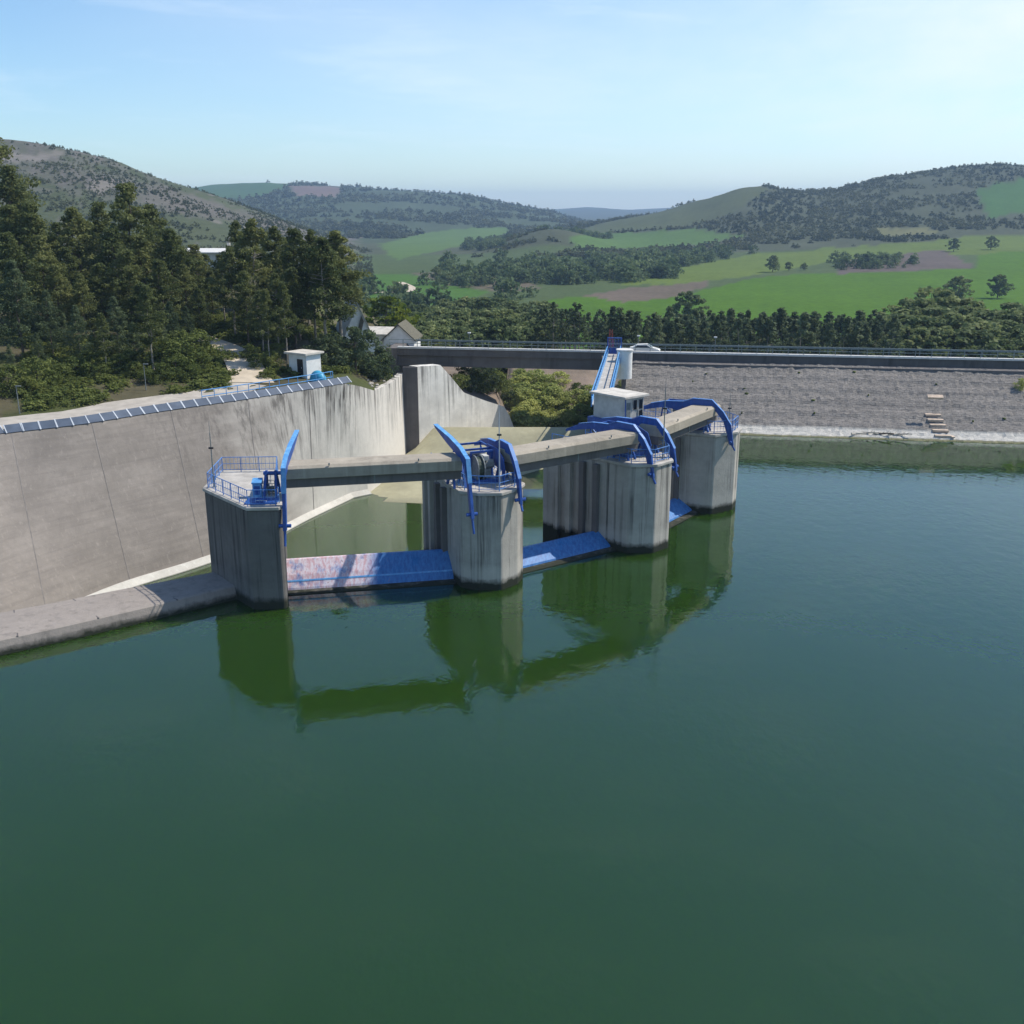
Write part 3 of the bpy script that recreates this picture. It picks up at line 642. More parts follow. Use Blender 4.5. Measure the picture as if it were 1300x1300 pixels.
# stair and driftwood at the dam toe
st = empty('stone_stair', M4 @ Vector((40.6, -15.2, .35)), ANG); tag(st, 'short orange-tinted concrete stair with wide treads at the foot of the dam', 'stairs')
for k in range(6): MB().box(-.8-k*.11, 1.0-k*.11, k*.95-.2, k*.95+.42, k*.44-.05, k*.44+.20).build('tread', M['steps'], st, bevel=.03)
MB().box(1.0, 1.35, -.4, 5.2, .0, .12).build('side_slab', M['steps'], st); st.children[-1].rotation_euler = (math.atan(.467), 0, 0)
random.seed(11)
for k, lab in enumerate(('longest bleached driftwood log at the foot of the dam', 'thin forked driftwood branch lying on the dam toe', 'short thick driftwood piece nearest the stair', 'dark driftwood branch half in the water', 'pale driftwood stick angled up the bank', 'curved driftwood branch at the left of the debris')):
    x = 31.3+k*.95+random.random()*.4; e = empty('driftwood', M4 @ Vector((x, -15.3+random.uniform(-.1, .4), .42)), ANG+random.uniform(-.5, .5)); tag(e, lab, 'driftwood', 'driftwood washed up at the dam toe')
    ln = (2.6, 1.8, 1.3, 1.9, 1.6, 2.0)[k]; m = MB(); pts = [Vector((q*ln/4-ln/2, .16*math.sin(q*1.7+k), .05*q*(k % 2)+random.uniform(0, .08))) for q in range(5)]
    for q in range(4): m.tube(pts[q], pts[q+1], .13-.02*q, .11-.02*q, 7)
    m.build('log', M['drift'] if k != 3 else M['bark'], e); m = MB(); m.tube(pts[2], pts[2]+Vector((.3, .35, .3)), .06, .02, 6); m.tube(pts[3], pts[3]+Vector((.1, -.4, .25)), .05, .02, 6); m.build('branch', M['drift'], e)

# ------------------------------------------------------------------ water of the lake
shore = [D0+E1*x+Vector((-E1.y, E1.x, 0))*-15.0 for x in (400, 100, 40, 1.0)]
lk = [(-900, -500), (900, -500), (900, shore[0].y)]+[(p.x, p.y) for p in shore]+[(13.4, 121), (13.4, 96), (17.6, 91)]
lk += [tuple(FR[3](-2, 2.6)[:2]), tuple(FR[2](2, 2.6)[:2]), tuple(FR[2](-2, 2.6)[:2]), tuple(FR[1](2, 2.6)[:2]), tuple(FR[1](-2, 2.6)[:2]), tuple(FR[0](.4, 2.6)[:2]), tuple(FR[0](-2.5, 4)[:2])]
lk += [tuple(((a+b)/2)[:2]) for a, b in list(zip(sf, sb))[::-1]]+[(-120, 38), (-900, 30)]
tag(polyface('lake_water', [(x, y, 0) for x, y in lk], M['lake']), kind='structure')
# ------------------------------------------------------------------ terrain
def colx(X, Y): return 650+1356*X/Y
edge_tab = sorted([(p.x/p.y, p.y, p.z) for p in WT]+[(-13.1/128.6, 128.7, 6.9), (-10.2/131.3, 131.4, 6.7), (-9.1/132.4, 132.5, 5.2), (-7.4/134.1, 134.2, 2.7), (-4.8/136.7, 136.8, 1.2), (-2.2/139.2, 139.3, -.1), (-.8/140.5, 140.6, -3.3)])
EY = [(r, y) for r, y, z in edge_tab]; EZ = [(r, z) for r, y, z in edge_tab]
RMAX = -.8/140.5
ridgeL = [(-700, 130), (-100, 172), (0, 179), (30, 184), (100, 196), (160, 210), (210, 229), (270, 250), (330, 272), (380, 291), (430, 312), (470, 330), (520, 360)]
ridgeM = [(-700, 255), (200, 246), (270, 237), (340, 234), (430, 237), (520, 242), (600, 251), (660, 262), (700, 269), (740, 282), (820, 300), (2000, 300)]
ridgeF = [(-700, 262), (640, 270), (700, 266), (745, 263), (800, 267), (850, 264), (900, 262), (2000, 250)]
ridgeR = [(-700, 302), (640, 302), (700, 297), (760, 284), (830, 271), (880, 257), (940, 238), (970, 233), (1010, 239), (1060, 239), (1120, 226), (1200, 217), (1260, 213), (1300, 213), (1500, 205), (2000, 215)]
def rz(tab, c, Y): return H-(interp(tab, c)-265)*Y/1414
def fbm(x, y, s, o=4): return noise.fractal(Vector((x/s, y/s, 1.7)), 1., 2., o)
def zfun(X, Y):
    c = colx(X, Y); r = X/Y
    zv = interp([(150, -11), (230, -9), (350, -12), (1500, -11), (9000, -14)], Y)
    z = zv
    z += 9*sstep(420, 1000, Y)*sstep(850, 1250, c)
    z += 17*math.exp(-((c-700)/62)**2-((Y-1010)/130)**2)
    if Y > 330:
        aL = rz(ridgeL, c, 900)-zv
        if aL > 0: z += aL*sstep(360, 900, Y)*(1-sstep(920, 1500, Y))
        aR = rz(ridgeR, c, 1500)-zv-9*sstep(850, 1250, c)
        z += max(0, aR)*(sstep(820, 1560, Y)**1.25)*(1-sstep(1560, 2300, Y))
        aM = rz(ridgeM, c, 2600)-zv
        z += max(0, aM)*sstep(1250, 2650, Y)**1.2*(1-sstep(2700, 3900, Y))
        z += max(0, rz(ridgeF, c, 6000)-zv)*sstep(3900, 6000, Y)*(1-sstep(6200, 9000, Y))
        hh = max(0, z-zv)
        z += fbm(X, Y, 260)*(.10*hh+.4)+fbm(X+99, Y, 60)*.035*hh*min(1, 1500/Y)
    if r < RMAX:
        ye, ze = interp(EY, r), interp(EZ, r); d = Y-ye
        k = 1-sstep(370, 452, c)*.95
        k *= 1-sstep(495, 520, c); b = ze-.05+k*interp([(0, 0), (7, .1), (14, 1.5), (25, 3.2), (45, 5.2), (80, 7.5), (110, 7)], d)
        if d > 8: b += k*fbm(X, Y, 14)*.5*sstep(8, 16, d)
        if c > 470: b = lerp(b, -9.5, sstep(165, 205, Y)*sstep(470, 500, c))
        z = lerp(b, z, sstep(195, 330, Y))
        if r > -.125 and Y < 235: z = max(b-.5*max(0, d-1)*sstep(-.125, -.112, r)-1.6*sstep(-.095, -.075, r), min(b-.1, interp([(126, 2.5), (140, 2.2), (172, .6), (182, 2), (205, -2), (260, -10)], Y)))
        if c > 470 and r < -.125 and Y < 235: z = lerp(z, H*0+interp([(150, -11), (230, -9)], Y), sstep(152+20*(1-sstep(470,510,c)), 185, Y)*sstep(470, 500, c)) if Y < 235 else z
    elif c < 790 and Y < 300:
        hs = interp([(140, -4.6), (150, -3.9), (160, -2.0), (172, .6), (182, 2), (205, -2), (260, -10)], Y)+fbm(X, Y, 9)*.35
        z = lerp(hs, z, max(sstep(755, 785, c), sstep(230, 280, Y)))
    return z
def inpoly(p, poly):
    x, y = p; ins = False; j = len(poly)-1
    for i in range(len(poly)):
        xi, yi = poly[i]; xj, yj = poly[j]
        if (yi > y) != (yj > y) and x < (xj-xi)*(y-yi)/(yj-yi)+xi: ins = not ins
        j = i
    return ins
# land use: plots surveyed as outlines, each with its own range of distances
FIELDS = [
 ([(640, 412), (700, 380), (760, 374), (800, 385), (880, 372), (960, 352), (1060, 347), (1240, 341), (1240, 318), (1320, 312), (1320, 440), (640, 440)], 230, 900, (.068, .142, .007)),
 ([(770, 362), (840, 345), (960, 322), (1100, 312), (1240, 300), (1320, 296), (1320, 318), (1060, 332), (960, 350), (870, 360)], 500, 1150, (.112, .155, .03)),
 ([(740, 376), (790, 366), (900, 356), (905, 362), (850, 378), (790, 385)], 300, 900, (.14, .11, .085)),
 ([(1064, 333), (1195, 316), (1238, 340), (1062, 348)], 300, 1100, (.12, .095, .085)),
 ([(1112, 290), (1180, 287), (1190, 296), (1122, 302)], 800, 1600, (.16, .16, .075)),
 ([(1236, 240), (1320, 222), (1320, 266), (1255, 276)], 900, 1700, (.055, .125, .03)),
 ([(722, 300), (880, 290), (950, 300), (890, 312), (730, 318)], 900, 1500, (.085, .15, .04)),
 ([(700, 305), (760, 284), (830, 271), (960, 232), (975, 240), (935, 270), (870, 288), (740, 298)], 1000, 1700, (.085, .10, .045)),
 ([(430, 350), (525, 348), (620, 372), (560, 388), (430, 385)], 350, 800, (.065, .14, .022)),
 ([(520, 345), (640, 348), (690, 366), (640, 372), (560, 360)], 400, 900, (.13, .11, .08)),
 ([(480, 310), (560, 292), (640, 288), (650, 296), (560, 318), (500, 330)], 800, 2300, (.095, .155, .045)),
 ([(366, 236), (432, 236), (428, 250), (376, 250)], 1500, 2800, (.17, .12, .105)),
 ([(200, 232), (372, 232), (340, 248), (210, 262)], 1500, 2800, (.06, .115, .04)),
]
ncol = 430; CC = np.linspace(-650, 2000, ncol)
far = list(np.geomspace(235, 6900, 146))
vs = []; cols = []
for c in CC:
    r = (c-650)/1356
    y0 = interp(EY, r) if r < RMAX else (140.5 if c < 770 else max(152, 141.5-.154*r*140))
    near = [y0+(230-y0)*(k/38)**1.25 for k in range(38)]
    for Y in near+far:
        X = r*Y; z = zfun(X, Y); vs.append((X, Y, z))
        px, py = proj(X, Y, z); nz = fbm(X, Y, 45); n2 = fbm(X+500, Y, 9, 3)
        if Y < 235:
            col = (.10, .088, .055) if c < 520 else (.10, .10, .045)
            if c < 520 and fbm(X, Y, 8)+.2*n2 > .05: col = (.075, .085, .032)
            if 560 < c < 790: col = (.22, .17, .14) if nz > -.5 else (.12, .12, .05)
        else:
            q = px+6*n2, py+2*nz
            if Y < 420: col = (.05, .085, .025)
            elif c+14*nz < 452 and Y < 1500:
                v = fbm(X+40, Y, 120)+.5*n2; col = (.125, .115, .10) if v > .12 else ((.105, .105, .08) if v > -.25 else (.075, .088, .045))
                if fbm(X, Y*.4, 30) > .42: col = (.19, .17, .15)
            elif Y > 1200 and c < 720: col = (.065, .085, .045)
            elif Y > 900: col = (.075, .085, .05)
            else: col = (.075, .105, .04)
            for poly, a, b, fc in FIELDS:
                if a < Y < b and inpoly(q, poly): col = fc
        k = 1+.16*nz+.12*n2
        if Y > 235 and col[1] > .1: k = 1+.08*nz+.05*n2
        cols.append((col[0]*k, col[1]*k, col[2]*k, 1))
nr = 38+len(far); fs = []
for i in range(ncol-1):
    for j in range(nr-1): fs.append((i*nr+j, (i+1)*nr+j, (i+1)*nr+j+1, i*nr+j+1))
me = bpy.data.meshes.new('terrain'); me.from_pydata(vs, [], fs)
ca_ = me.color_attributes.new('landuse', 'FLOAT_COLOR', 'POINT'); ca_.data.foreach_set('color', np.array(cols, dtype=np.float32).ravel())
for p in me.polygons: p.use_smooth = True
n = NT('land'); vc = n.node('ShaderNodeVertexColor'); vc.layer_name = 'landuse'; g = n.geo()
a = n.noise(g, .35, 6, .7); b = n.noise(g, .03, 6, .7); rows_ = n.noise(n.scale(g, .02, .25, .25), 1, 3, .6)
c = n.mix(n.ramp(a, .3, .7, .0, 1), n.mix(1., vc.outputs[0], (.74, .74, .76), 'MULTIPLY'), n.mix(1., vc.outputs[0], (1.2, 1.18, 1.15), 'MULTIPLY'))
c = n.mix(n.ramp(b, .35, .65, .0, .4), c, n.mix(1., c, (.72, .78, .7), 'MULTIPLY')); c = n.mix(n.ramp(rows_, .45, .65, 0, .25), c, n.mix(1., c, (.7, .75, .6), 'MULTIPLY'))
wv = n.node('ShaderNodeTexWave'); wv.inputs['Scale'].default_value = .035; wv.inputs['Distortion'].default_value = 2.5; wv.inputs['Detail'].default_value = 3; mp_ = n.node('ShaderNodeMapping'); mp_.inputs['Rotation'].default_value = (0, 0, .25); n.lk(g, mp_.inputs[0]); n.lk(mp_.outputs[0], wv.inputs[0])
c = n.mix(n.math('MULTIPLY', wv.outputs['Fac'], n.ramp(b, .4, .6, .05, .35)), c, n.mix(1., c, (.80, .84, .70), 'MULTIPLY'))
n.bump(a, .5, .4); me.materials.append(n.done(c, .95, .1))
terrain = bpy.data.objects.new('terrain', me); COL.objects.link(terrain); tag(terrain, kind='structure')

def strip(name, pts, w, mat, lift=.1):
    pts = catmull([Vector((p[0], p[1], 0)) for p in pts], 8); m = MB(); rows = []
    for i, p in enumerate(pts):
        t = (pts[min(len(pts)-1, i+1)]-pts[max(0, i-1)]); t.normalize(); s = Vector((-t.y, t.x, 0)); ww = w if not callable(w) else w(i/len(pts))
        rows.append([(p+s*ww*k)[:2]+(zfun(*(p+s*ww*k)[:2])+lift,) for k in (-.5, -.25, 0, .25, .5)])
    m.loft(rows); o = m.build(name, mat); return tag(o, kind='structure')
def offs(i, d): return WT[i]-outward(i, WT)*d
strip('road', [offs(i, 4.6)[:2] for i in range(0, 33, 3)]+[at(310, 487, 8.2)[:2]], 5.2, M['paleroad'], .07)
trk = [at(322, 487, 8.2), at(312, 474, 8.6), at(296, 458, 9.2), at(270, 440, 10.4), at(250, 430, 11)]
strip('track', [p[:2] for p in trk], lambda t: 4.4-1.6*t, M['sand'], .12)
strip('farm_track', [(atY(q[0], q[1], q[2])[:2]) for q in ((440, 372, 480), (480, 370, 490), (512, 369, 495), (520, 365, 520), (505, 360, 560))], 6, M['sand'], .3)

# ------------------------------------------------------------------ foliage
def crown_mesh(name, kind, h, r, zb, ncl, nlf, leaf, seed, mat):
    g = np.random.default_rng(seed); V = []; ph = g.random(6)*6.28
    for k in range(ncl):
        t = g.random()**(.85 if kind == 'pine' else .8)
        if kind == 'pine': pr = min(1, (t/.16+.35)/1.35)*(1-max(0, (t-.12)/.88)**1.35)+.05
        elif kind == 'column': pr = min(1, t/.15+.4)*(1-t**2.2)+.06
        else: pr = math.sqrt(max(0.02, 1-(2*t-.85)**2/1.4)) if t < .98 else .2
        an = g.random()*6.283
        lob = 1+.24*math.sin(2*an+ph[0]+5*t)+.17*math.sin(3*an+ph[1]-9*t)+.16*math.sin(ph[2]+14*t+an)
        if kind == 'pine': lob *= 1+.22*math.sin(2*math.pi*t*5+ph[3])
        q = g.random()**.42; rad = r*pr*lob*q
        c = np.array([rad*math.cos(an), rad*math.sin(an), zb+t*(h-zb)-.10*rad])
        cr = (.13*r+.28)*(.7+.6*g.random())*(1.15-.5*t)
        P = g.normal(size=(nlf, 3)); P /= np.linalg.norm(P, axis=1)[:, None]; P *= (g.random(nlf)**.4)[:, None]*cr*np.array([1.25, 1.25, .72])
        for p in P:
            o = c+p; d = p/ (np.linalg.norm(p)+1e-6)*.5+g.normal(size=3)*.55+np.array([0, 0, .35]); d /= np.linalg.norm(d)
            e = np.cross(d, g.normal(size=3)); e /= np.linalg.norm(e)+1e-6; s = leaf*(.6+.8*g.random())
            f = np.cross(d, e); f *= .55 if kind in ('pine', 'column') else .8
            V += [o-e*s*.5-f*s*.3, o+e*s*.1-f*s*.5, o+e*s*.55+f*s*.15, o-e*s*.05+f*s*.5]
    V = np.array(V, dtype=np.float32); nq = len(V)//4
    me = bpy.data.meshes.new(name); me.vertices.add(len(V)); me.vertices.foreach_set('co', V.ravel())
    me.loops.add(nq*4); me.loops.foreach_set('vertex_index', np.arange(nq*4, dtype=np.int32))
    me.polygons.add(nq); me.polygons.foreach_set('loop_start', np.arange(0, nq*4, 4, dtype=np.int32)); me.update(calc_edges=True); me.validate()
    me.materials.append(mat); return me
def trunk_mesh(h, r, zb, tr, seed, mat, limbs=9):
    rr = random.Random(seed); m = MB(); pts = [Vector((rr.uniform(-.03, .03)*h*k/6, rr.uniform(-.03, .03)*h*k/6, h*.93*k/6)) for k in range(7)]; pts[0] = Vector((0, 0, -.6))
    for k in range(6): m.tube(pts[k], pts[k+1], tr*(1-k/6.6), tr*(1-(k+1)/6.6), 7)
    for k in range(limbs):
        t = rr.uniform(.15, .85); z = zb+(h-zb)*t*.8; an = rr.random()*6.283; ln = r*(1-t)*.85+.3; b = pts[min(5, int(z/(h*.93)*6))]
        p = Vector((b.x, b.y, z)); m.tube(p, p+Vector((math.cos(an)*ln, math.sin(an)*ln, ln*.25)), tr*.32, tr*.1, 5)
    o = m.build('trunk', mat); me = o.data; bpy.data.objects.remove(o); return me
PROTO = {}
def proto(key, kind, h, r, zb, ncl, nlf, leaf, lm, tr=.2, bark='bark', nvar=3, limbs=9):
    PROTO[key] = [(crown_mesh('crown', kind, h, r, zb, ncl, nlf, leaf, 31*i+len(PROTO)*7+1, M['leaf'][lm]), trunk_mesh(h, r, zb, tr, i+3, M[bark], limbs), h) for i in range(nvar)]
proto('pine', 'pine', 14, 3.6, 3.0, 130, 62, .30, 'pine', .24, nvar=5)
proto('bluepine', 'pine', 14, 3.4, 2.2, 130, 62, .30, 'pineblue', .22, nvar=3)
proto('tallpine', 'pine', 14, 2.9, 5.2, 105, 62, .30, 'pine', .2, 'palebark', nvar=3)
proto('oak', 'round', 8, 3.6, 1.4, 90, 44, .40, 'oak', .25, nvar=4)
proto('bush', 'round', 3, 2.1, .1, 60, 44, .19, 'bush', .1, nvar=3, limbs=5)
proto('darkbush', 'round', 5, 3.0, .2, 90, 50, .26, 'pineblue', .16, nvar=2, limbs=7)
proto('fresh', 'round', 8, 3.0, 1.2, 70, 24, .5, 'fresh', .2, nvar=1)
proto('farpine', 'column', 14, 2.1, 3.2, 60, 28, .45, 'pineblue', .2, 'palebark', nvar=5, limbs=5)
proto('reed', 'round', 2.2, 1.5, .0, 44, 40, .19, 'reed', .06, nvar=3, limbs=3)
rt = random.Random(5)
def tree(name, key, X, Y, h, label, cat, group, z=None, wide=1., sink=.1):
    v = rt.choice(PROTO[key]); z = zfun(X, Y) if z is None else z
    e = empty(name, (X, Y, z-sink), rt.random()*6.283); s = h/v[2]; e.scale = (s*wide, s*wide, s); tag(e, label, cat, group)
    for nm, me in (('trunk', v[1]), ('crown', v[0])):
        o = bpy.data.objects.new(nm, me); COL.objects.link(o); o.parent = e
    return e
def tree_px(name, key, px, Y, top, label, cat, group, wide=1.):
    X = (px-650)/1300*(Y*CP+10*SP)
    zt = zy(top, Y); z = zfun(X, Y)
    return tree(name, key, X, Y, max(1.2, zt-z+.3), label, cat, group, wide=wide)
GP = 'pines of the dark grove behind the spillway wall'
L1 = 'dark green pine in the dense grove left of the sandy track'
L2 = 'dark pine in the tall clump between the sandy track and the white building'
L3 = 'blue-green young pine in the front edge of the grove along the pale road'
for px, Y, top, lab in ((8, 150, 160, 'tallest pine, at the left edge of the photograph, rising above the hill'), (-35, 148, 185, L1), (30, 146, 215, L1), (-12, 140, 225, L1)):
    tree_px('pine_tree', 'pine', px, Y, top, lab, 'pine', GP, 1.05)
for px, Y, top in ((52, 128, 262), (80, 138, 285), (104, 130, 268), (136, 140, 258), (200, 138, 262), (222, 130, 292), (150, 126, 292), (118, 146, 282), (184, 128, 300), (60, 122, 300), (25, 128, 262), (250, 140, 312), (228, 150, 300), (268, 136, 345), (90, 124, 318), (165, 120, 318), (205, 121, 330), (236, 126, 338), (130, 119, 335), (-10, 122, 290), (252, 122, 368), (20, 116, 300), (75, 117, 340), (240, 152, 321), (262, 150, 323), (282, 148, 324), (254, 146, 330), (105, 116, 352), (180, 116, 360)):
    tree_px('pine_tree', 'pine', px, Y, top, L1, 'pine', GP, rt.uniform(1.05, 1.3))
tree_px('pine_tree', 'pine', 172, 133, 232, 'tall dark pine whose pointed top rises highest in the middle of the grove', 'pine', GP, 1.0)
for px, Y, top in ((22, 108, 335), (60, 109, 372), (95, 108, 390), (145, 111, 380), (215, 113, 385), (235, 116, 392), (-25, 104, 350), (165, 109, 412), (78, 112, 400), (42, 105, 425), (5, 103, 440), (112, 110, 425), (205, 111, 418)):
    tree_px('pine_tree', 'bluepine', px, Y, top, L3, 'pine', GP, rt.uniform(.85, 1.05))
tree_px('pine_tree', 'tallpine', 127, 104.5, 400, 'pine with a pale bare lower trunk beside the road, left one of two', 'pine', GP, 1.0)
tree_px('pine_tree', 'tallpine', 188, 107, 365, 'pine with a pale bare lower trunk beside the road, right one of two', 'pine', GP, 1.0)
for px, Y, top in ((305, 140, 284), (325, 128, 282), (352, 132, 290), (378, 126, 290), (398, 128, 296), (340, 142, 300), (365, 144, 305), (295, 126, 318), (312, 122, 345), (390, 136, 310), (283, 132, 330), (350, 121, 350), (330, 118, 372), (372, 122, 340)):
    tree_px('pine_tree', rt.choice(('pine', 'tallpine')), px, Y, top, L2, 'pine', GP, rt.uniform(.9, 1.1))
tree_px('pine_tree', 'tallpine', 430, 126, 298, 'rightmost tall pine of the clump, full crown against the green valley', 'pine', GP, 1.35)
tree_px('pine_tree', 'tallpine', 412, 121, 305, 'tall slim pine with bare trunk, second from the right of the clump', 'pine', GP, 1.15)
tree_px('pine_tree', 'tallpine', 338, 114, 370, 'slender pine with pale trunk above the small white hut, left of two', 'pine', GP, .8)
tree_px('pine_tree', 'tallpine', 360, 115, 360, 'slender pine with pale trunk above the small white hut, right of two', 'pine', GP, .8)
GB = 'bushes on the bank beside the road and track'
for k, (px, Y, h, w) in enumerate(((50, 99, 3.0, 1), (15, 97, 2.6, 1), (100, 103, 2.2, 1), (155, 106, 2.0, 1), (215, 109, 3.2, 1.2), (235, 111, 3.6, 1.2), (250, 113, 3.2, 1.2), (225, 107, 2.4, 1.1), (258, 110, 1.9, 1.0), (205, 105, 2.0, 1), (246, 107.5, 1.5, 1.0), (190, 104, 1.6, 1), (80, 101, 1.9, 1), (130, 103.5, 1.5, 1), (325, 113, 1.5, 1), (345, 114, 1.8, 1), (335, 110, 1.0, 1), (318, 116, 1.6, 1), (352, 118, 1.6, 1), (68, 99.5, 1.7, 1), (115, 103, 1.6, 1), (140, 104.5, 1.8, 1), (172, 105.5, 1.6, 1), (35, 96.5, 1.8, 1), (118, 105, 2.4, 1), (165, 107.5, 2.2, 1), (-20, 96, 3, 1))):
    X = (px-650)/1300*(Y*CP+5)
    lab = 'green bush on the grassy bank left of the sandy track' if 180 < px < 300 else ('low green bush among the pine trunks along the pale road' if px < 180 else 'low scrubby bush on the dry bank left of the hut')
    tree('bush', 'bush', X, Y, h, lab, 'bush', GB, wide=w)
tree('bush', 'darkbush', -18.5, 121, 5.2, 'big dark spreading pine bush between the hut and the bridge end', 'bush', None, wide=1.1)
tree('bush', 'darkbush', -15.9, 123.5, 3.6, 'smaller dark bush touching the bridge end, right of the big one', 'bush', None, wide=.9)
tree('bush', 'darkbush', -21.5, 119, 3.6, 'low dark bush right behind the hut', 'bush', None, wide=1.)
tree_px('broadleaf_tree', 'fresh', 488, 185, 378, 'bright yellow-green leafy tree behind the gabled house', 'tree', None, 1.2)
tree_px('broadleaf_tree', 'fresh', 505, 182, 392, 'smaller yellow-green tree right of the brightest one', 'tree', None, .9)
# stones and dead branches on the soil above the wall end
random.seed(21)
for k in range(14):
    X = random.uniform(-17, -14.2); Y = 116+random.random()*8; m = MB(); r0 = random.uniform(.1, .26); rows = []
    for a in range(5):
        ph = math.pi*(a+.3)/5.6; rows.append([(r0*math.sin(ph)*math.cos(t)*random.uniform(.8, 1.2), r0*math.sin(ph)*math.sin(t)*random.uniform(.8, 1.2), r0*.7*math.cos(ph)) for t in np.linspace(0, 5.5, 7)])
    m.loft(rows, True); m.f += [tuple(range(7)), tuple(range(28, 35))]; o = m.build('boulder', M['paleroad']); o.location = (X, Y, zfun(X, Y)+.05); tag(o, 'pale stone lying on the bare soil above the end of the spillway wall', 'stone', 'stones above the wall end')

# hillside under the bridge: bushes, reeds
GH = 'bushes on the slope seen beneath the bridge'
rb = random.Random(9)
for k in range(46):
    Y = 143+24*rb.random()**1.3; X = rb.uniform(.5, 12.5)*Y/150; zf = zfun(X, Y)
    tree('bush', 'reed' if rb.random() < .82 else 'bush', X, Y, rb.uniform(1.6, 2.9), 'light green bush on the slope beneath the bridge, left of the footbridge', 'bush', GH, wide=1.15)
for px, Y, h in ((574, 137, 1.8), (584, 139, 2.2), (596, 142, 2.4), (606, 145, 2.8), (618, 148, 3.0), (630, 151, 3.2), (610, 152, 3.4), (638, 156, 3.2), (590, 147, 2.6), (625, 160, 3.4)):
    X = (px-650)/1300*(Y*CP+7); tree('bush', rb.choice(('bush', 'darkbush')), X, Y, h, 'dark bush on top of the white chute wall beneath the bridge', 'bush', 'bushes above the chute wall')

# pine row and broadleaved trees behind the dam
GR = 'pine row behind the dam'
LR = 'slim dark pine in the row behind the dam crest, below the bright green field'
k = 0
for px in np.arange(690, 1150, 6.2):
    Y = 205+rb.uniform(-8, 14); top = 398+rb.uniform(-7, 12)-(6 if 700 < px < 790 else 0)+(8 if px > 1050 else 0)
    tree_px('pine_tree', 'farpine', px+rb.uniform(-3, 3), Y, top, LR, 'pine', GR, rb.uniform(.85, 1.25))
for px in np.arange(696, 1150, 14.):
    tree_px('pine_tree', 'farpine', px+rb.uniform(-5, 5), 228+rb.uniform(-6, 10), 402+rb.uniform(-8, 8), LR, 'pine', GR, 1.3)
LO = 'rounded green broadleaved tree in the thicket behind the bridge'
for px in np.arange(508, 700, 11.):
    for q in range(3):
        Y = (205, 245, 300)[q]+rb.uniform(-12, 14); top = (416, 402, 388)[q]+rb.uniform(-9, 9)
        tree_px('broadleaf_tree', 'oak', px+rb.uniform(-6, 6), Y, top, LO, 'tree', 'broadleaved trees behind the bridge', rb.uniform(1., 1.3))
for px, Y, top in ((500, 196, 408), (512, 190, 415), (524, 186, 420), (536, 192, 418), (518, 178, 424), (532, 178, 426), (545, 186, 422), (507, 202, 404), (545, 200, 412)):
    tree_px('broadleaf_tree', 'oak', px, Y, top, LO, 'tree', 'broadleaved trees behind the bridge', 1.25)
LQ = 'grey-green spreading tree in the big clump at the right edge behind the dam'
for px, Y, top in ((1190, 240, 368), (1175, 230, 382), (1215, 235, 380), (1160, 222, 396), (1200, 220, 394), (1235, 225, 392), (1180, 212, 404), (1222, 214, 402), (1250, 240, 390), (1272, 225, 398), (1295, 232, 388), (1285, 214, 410), (1255, 210, 412), (1140, 215, 405), (1310, 220, 395), (1205, 208, 418), (1165, 208, 416), (1240, 206, 420), (1280, 207, 425)):
    tree_px('broadleaf_tree', 'oak', px, Y, top, LQ, 'tree', 'trees of the right-hand clump', rb.uniform(1.1, 1.5))
for px, Y, top, lab in ((985, 640, 325, 'lone dark tree in the middle of the green field, casting a shadow'), (1005, 650, 333, 'small tree just right of the lone field tree'), (1025, 650, 334, 'third low tree in the short field line'), (878, 330, 372, 'solitary dark tree standing above the pine row left of centre field'), (1225, 420, 352, 'round bush-like tree on the right part of the bright field'), (1277, 460, 350, 'small tree at the far right of the bright field'), (1215, 800, 303, 'small tree on the upper field boundary at right'), (1262, 820, 300, 'tiny tree on the upper field boundary near the right edge'), (553, 560, 340, 'lone round tree beside the brown valley field')):
    tree_px('broadleaf_tree', 'oak', px, Y, top, lab, 'tree', 'single trees in the fields', 1.0)

# far woods and hillside scrub: one mass each
def blobs(name, pts, mat, sub=0, seed=1):
    bm = bmesh.new(); bmesh.ops.create_icosphere(bm, subdivisions=1+sub, radius=1); T = np.array([v.co[:] for v in bm.verts]); FQ = np.array([[v.index for v in f.verts] for f in bm.faces]); bm.free()
    g = np.random.default_rng(seed); V = []; Fs = []
    for i, (x, y, z, r, zr) in enumerate(pts):
        j = T*(1+g.normal(size=(len(T), 1))*.22)*np.array([r*(.8+.5*g.random()), r*(.8+.5*g.random()), zr]); V.append(j+np.array([x, y, z+zr*.55])); Fs.append(FQ+i*len(T))
    V = np.concatenate(V).astype(np.float32); Fs = np.concatenate(Fs).astype(np.int32)
    me = bpy.data.meshes.new(name); me.vertices.add(len(V)); me.vertices.foreach_set('co', V.ravel()); me.loops.add(Fs.size); me.loops.foreach_set('vertex_index', Fs.ravel())
    me.polygons.add(len(Fs)); me.polygons.foreach_set('loop_start', np.arange(0, Fs.size, 3, dtype=np.int32)); me.update(calc_edges=True); me.validate(); me.materials.append(mat)
    o = bpy.data.objects.new(name, me); COL.objects.link(o); return o
rs = random.Random(17); pts = []
def sow(nn, c0, c1, y0, y1, r0, r1, ok, hk=.8):
    out = []
    for _ in range(nn):
        c = rs.uniform(c0, c1); Y = y0*(y1/y0)**rs.random(); X = (c-650)/1356*Y; z = zfun(X, Y); p = proj(X, Y, z)
        if ok(p[0], p[1], X, Y): r = rs.uniform(r0, r1)*rs.choice((.7, 1, 1, 1.3)); out.append((X, Y, z, r, r*hk))
    return out
onf = lambda x, y, Y: any(a < Y < b and inpoly((x, y), poly) for poly, a, b, _ in FIELDS)
